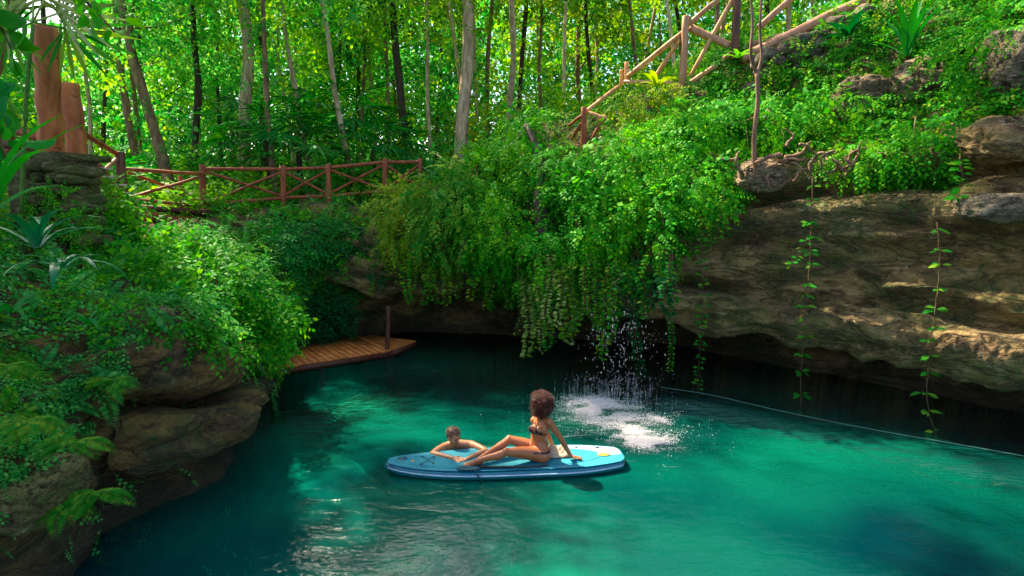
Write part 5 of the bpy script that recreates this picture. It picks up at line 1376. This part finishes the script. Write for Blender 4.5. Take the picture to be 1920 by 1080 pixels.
# man
hm = P(850, 817, 8.10); hd_f = unit(np.array([.72, -.50, -.42]))
cM = P(858, 845, 8.28); nk = P(854, 832, 8.20) 
sL, sRt = P(834, 838, 8.12), P(884, 834, 8.16)
eL, eR = P(811, 851, 7.86), P(911, 846, 7.92)
wL, wR = P(848, 859, 7.67), P(875, 861, 7.64)
pl_ = P(905, 830, 8.85); pl_[2] = -.30; mid_ = P(880, 832, 8.5); mid_[2] = -.10
sdM = unit(sRt - sL)
S = [limb([nk - [0, 0, .03], lerp(nk, cM, .5) - [0, 0, .05], cM - [0, 0, .06], mid_ - [0, 0, .05], pl_], [[.08, .06], [.17, .085], [.18, .10], [.15, .10], [.16, .11]], side=sdM), limb([nk - [0, 0, .04], hm - [0, 0, .05]], [.062, .058])]
S += [limb([lerp(nk, sL, .2), sL], [.065, .062]), limb([lerp(nk, sRt, .2), sRt], [.065, .062]), osph(sL, (.066, .062, .062)), osph(sRt, (.066, .062, .062))]
S += [limb([sL, lerp(sL, eL, .5) + [0, 0, .01], eL], [.060, .052, .043]), limb([eL, lerp(eL, wL, .3), wL], [.044, .045, .028]), limb([sRt, lerp(sRt, eR, .5) + [0, 0, .01], eR], [.060, .052, .043]), limb([eR, lerp(eR, wR, .3), wR], [.044, .045, .028])]
S += hand(wL, np.array([.9, -.35, -.03]), np.array([0, -.2, 1]), 1.0, .25, -1) + hand(wR, np.array([-.85, -.35, -.03]), np.array([0, -.2, 1]), 1.0, .25, 1)
for q0, q1, q2 in ((pl_ + sdM * .09, pl_ + sdM * .12 + [.1, .38, -.12], pl_ + sdM * .10 + [.25, .75, -.30]), (pl_ - sdM * .09, pl_ - sdM * .10 + [.05, .38, -.2], pl_ - sdM * .1 + [.15, .78, -.45])):
    S += [limb([q0, q1], [.10, .062]), limb([q1, lerp(q1, q2, .3), q2], [.056, .060, .038])]; S += foot(q2, (q2 - q1) + [0, 0, -.1], (0, .6, 1))
hs_, HBm = head(hm, hd_f, (0, 0, 1), 1.06); S += hs_
mn = body("person", S, .0066, M['skin_m'], "bare-shouldered man in the water resting folded arms on the paddle board", hm * [1, 1, 0])
facefeatures(mn, hm, HBm, 1.06, M['hair_m'])
v_, f_ = sphere((0, 0, 0), 1, 44, 30); B = HBm
sel_v = v_ * np.array([.088, .106, .106]) * 1.0
sel_v = sel_v * (1 + .05 * fbm(sel_v * 40, 3, 8))[:, None]
okv = ~((v_[:, 1] > .42) & (v_[:, 2] < .50)) & (v_[:, 2] > -.50 - .25 * (v_[:, 1] < -.2)) & ~((np.abs(v_[:, 0]) > .6) & (v_[:, 2] < -.1) & (v_[:, 1] > -.25))
V = sel_v @ B + hm + HBm[2] * .018 * 1.06 - HBm[1] * .012
Fk = [f[okv[f].all(1)] for f in f_]
hh_ = mk("hair", V, Fk, M['hair_m'], mn, True); sd_ = hh_.modifiers.new("thickness", 'SOLIDIFY'); sd_.thickness = .012; sd_.offset = -1
mb = MB()
for i in range(700):
    d = rand_dirs(1)[0]
    if (d[1] > .42 and d[2] < .5) or d[2] < -.45 or (abs(d[0]) > .6 and d[2] < -.1): continue
    c = (d * np.array([.088, .106, .106])) @ B + hm + HBm[2] * .019 - HBm[1] * .012; dd = unit(d @ B + rng.normal(0, .5, 3) + B[1] * .5)
    mb.add(*tube(np.array([c, c + dd * .012, c + dd * .02 + [0, 0, -.005]]), np.array([.003, .003, .001]), 3, cap=False))
mb.build("hair_tufts", M['hair_m'], mn)
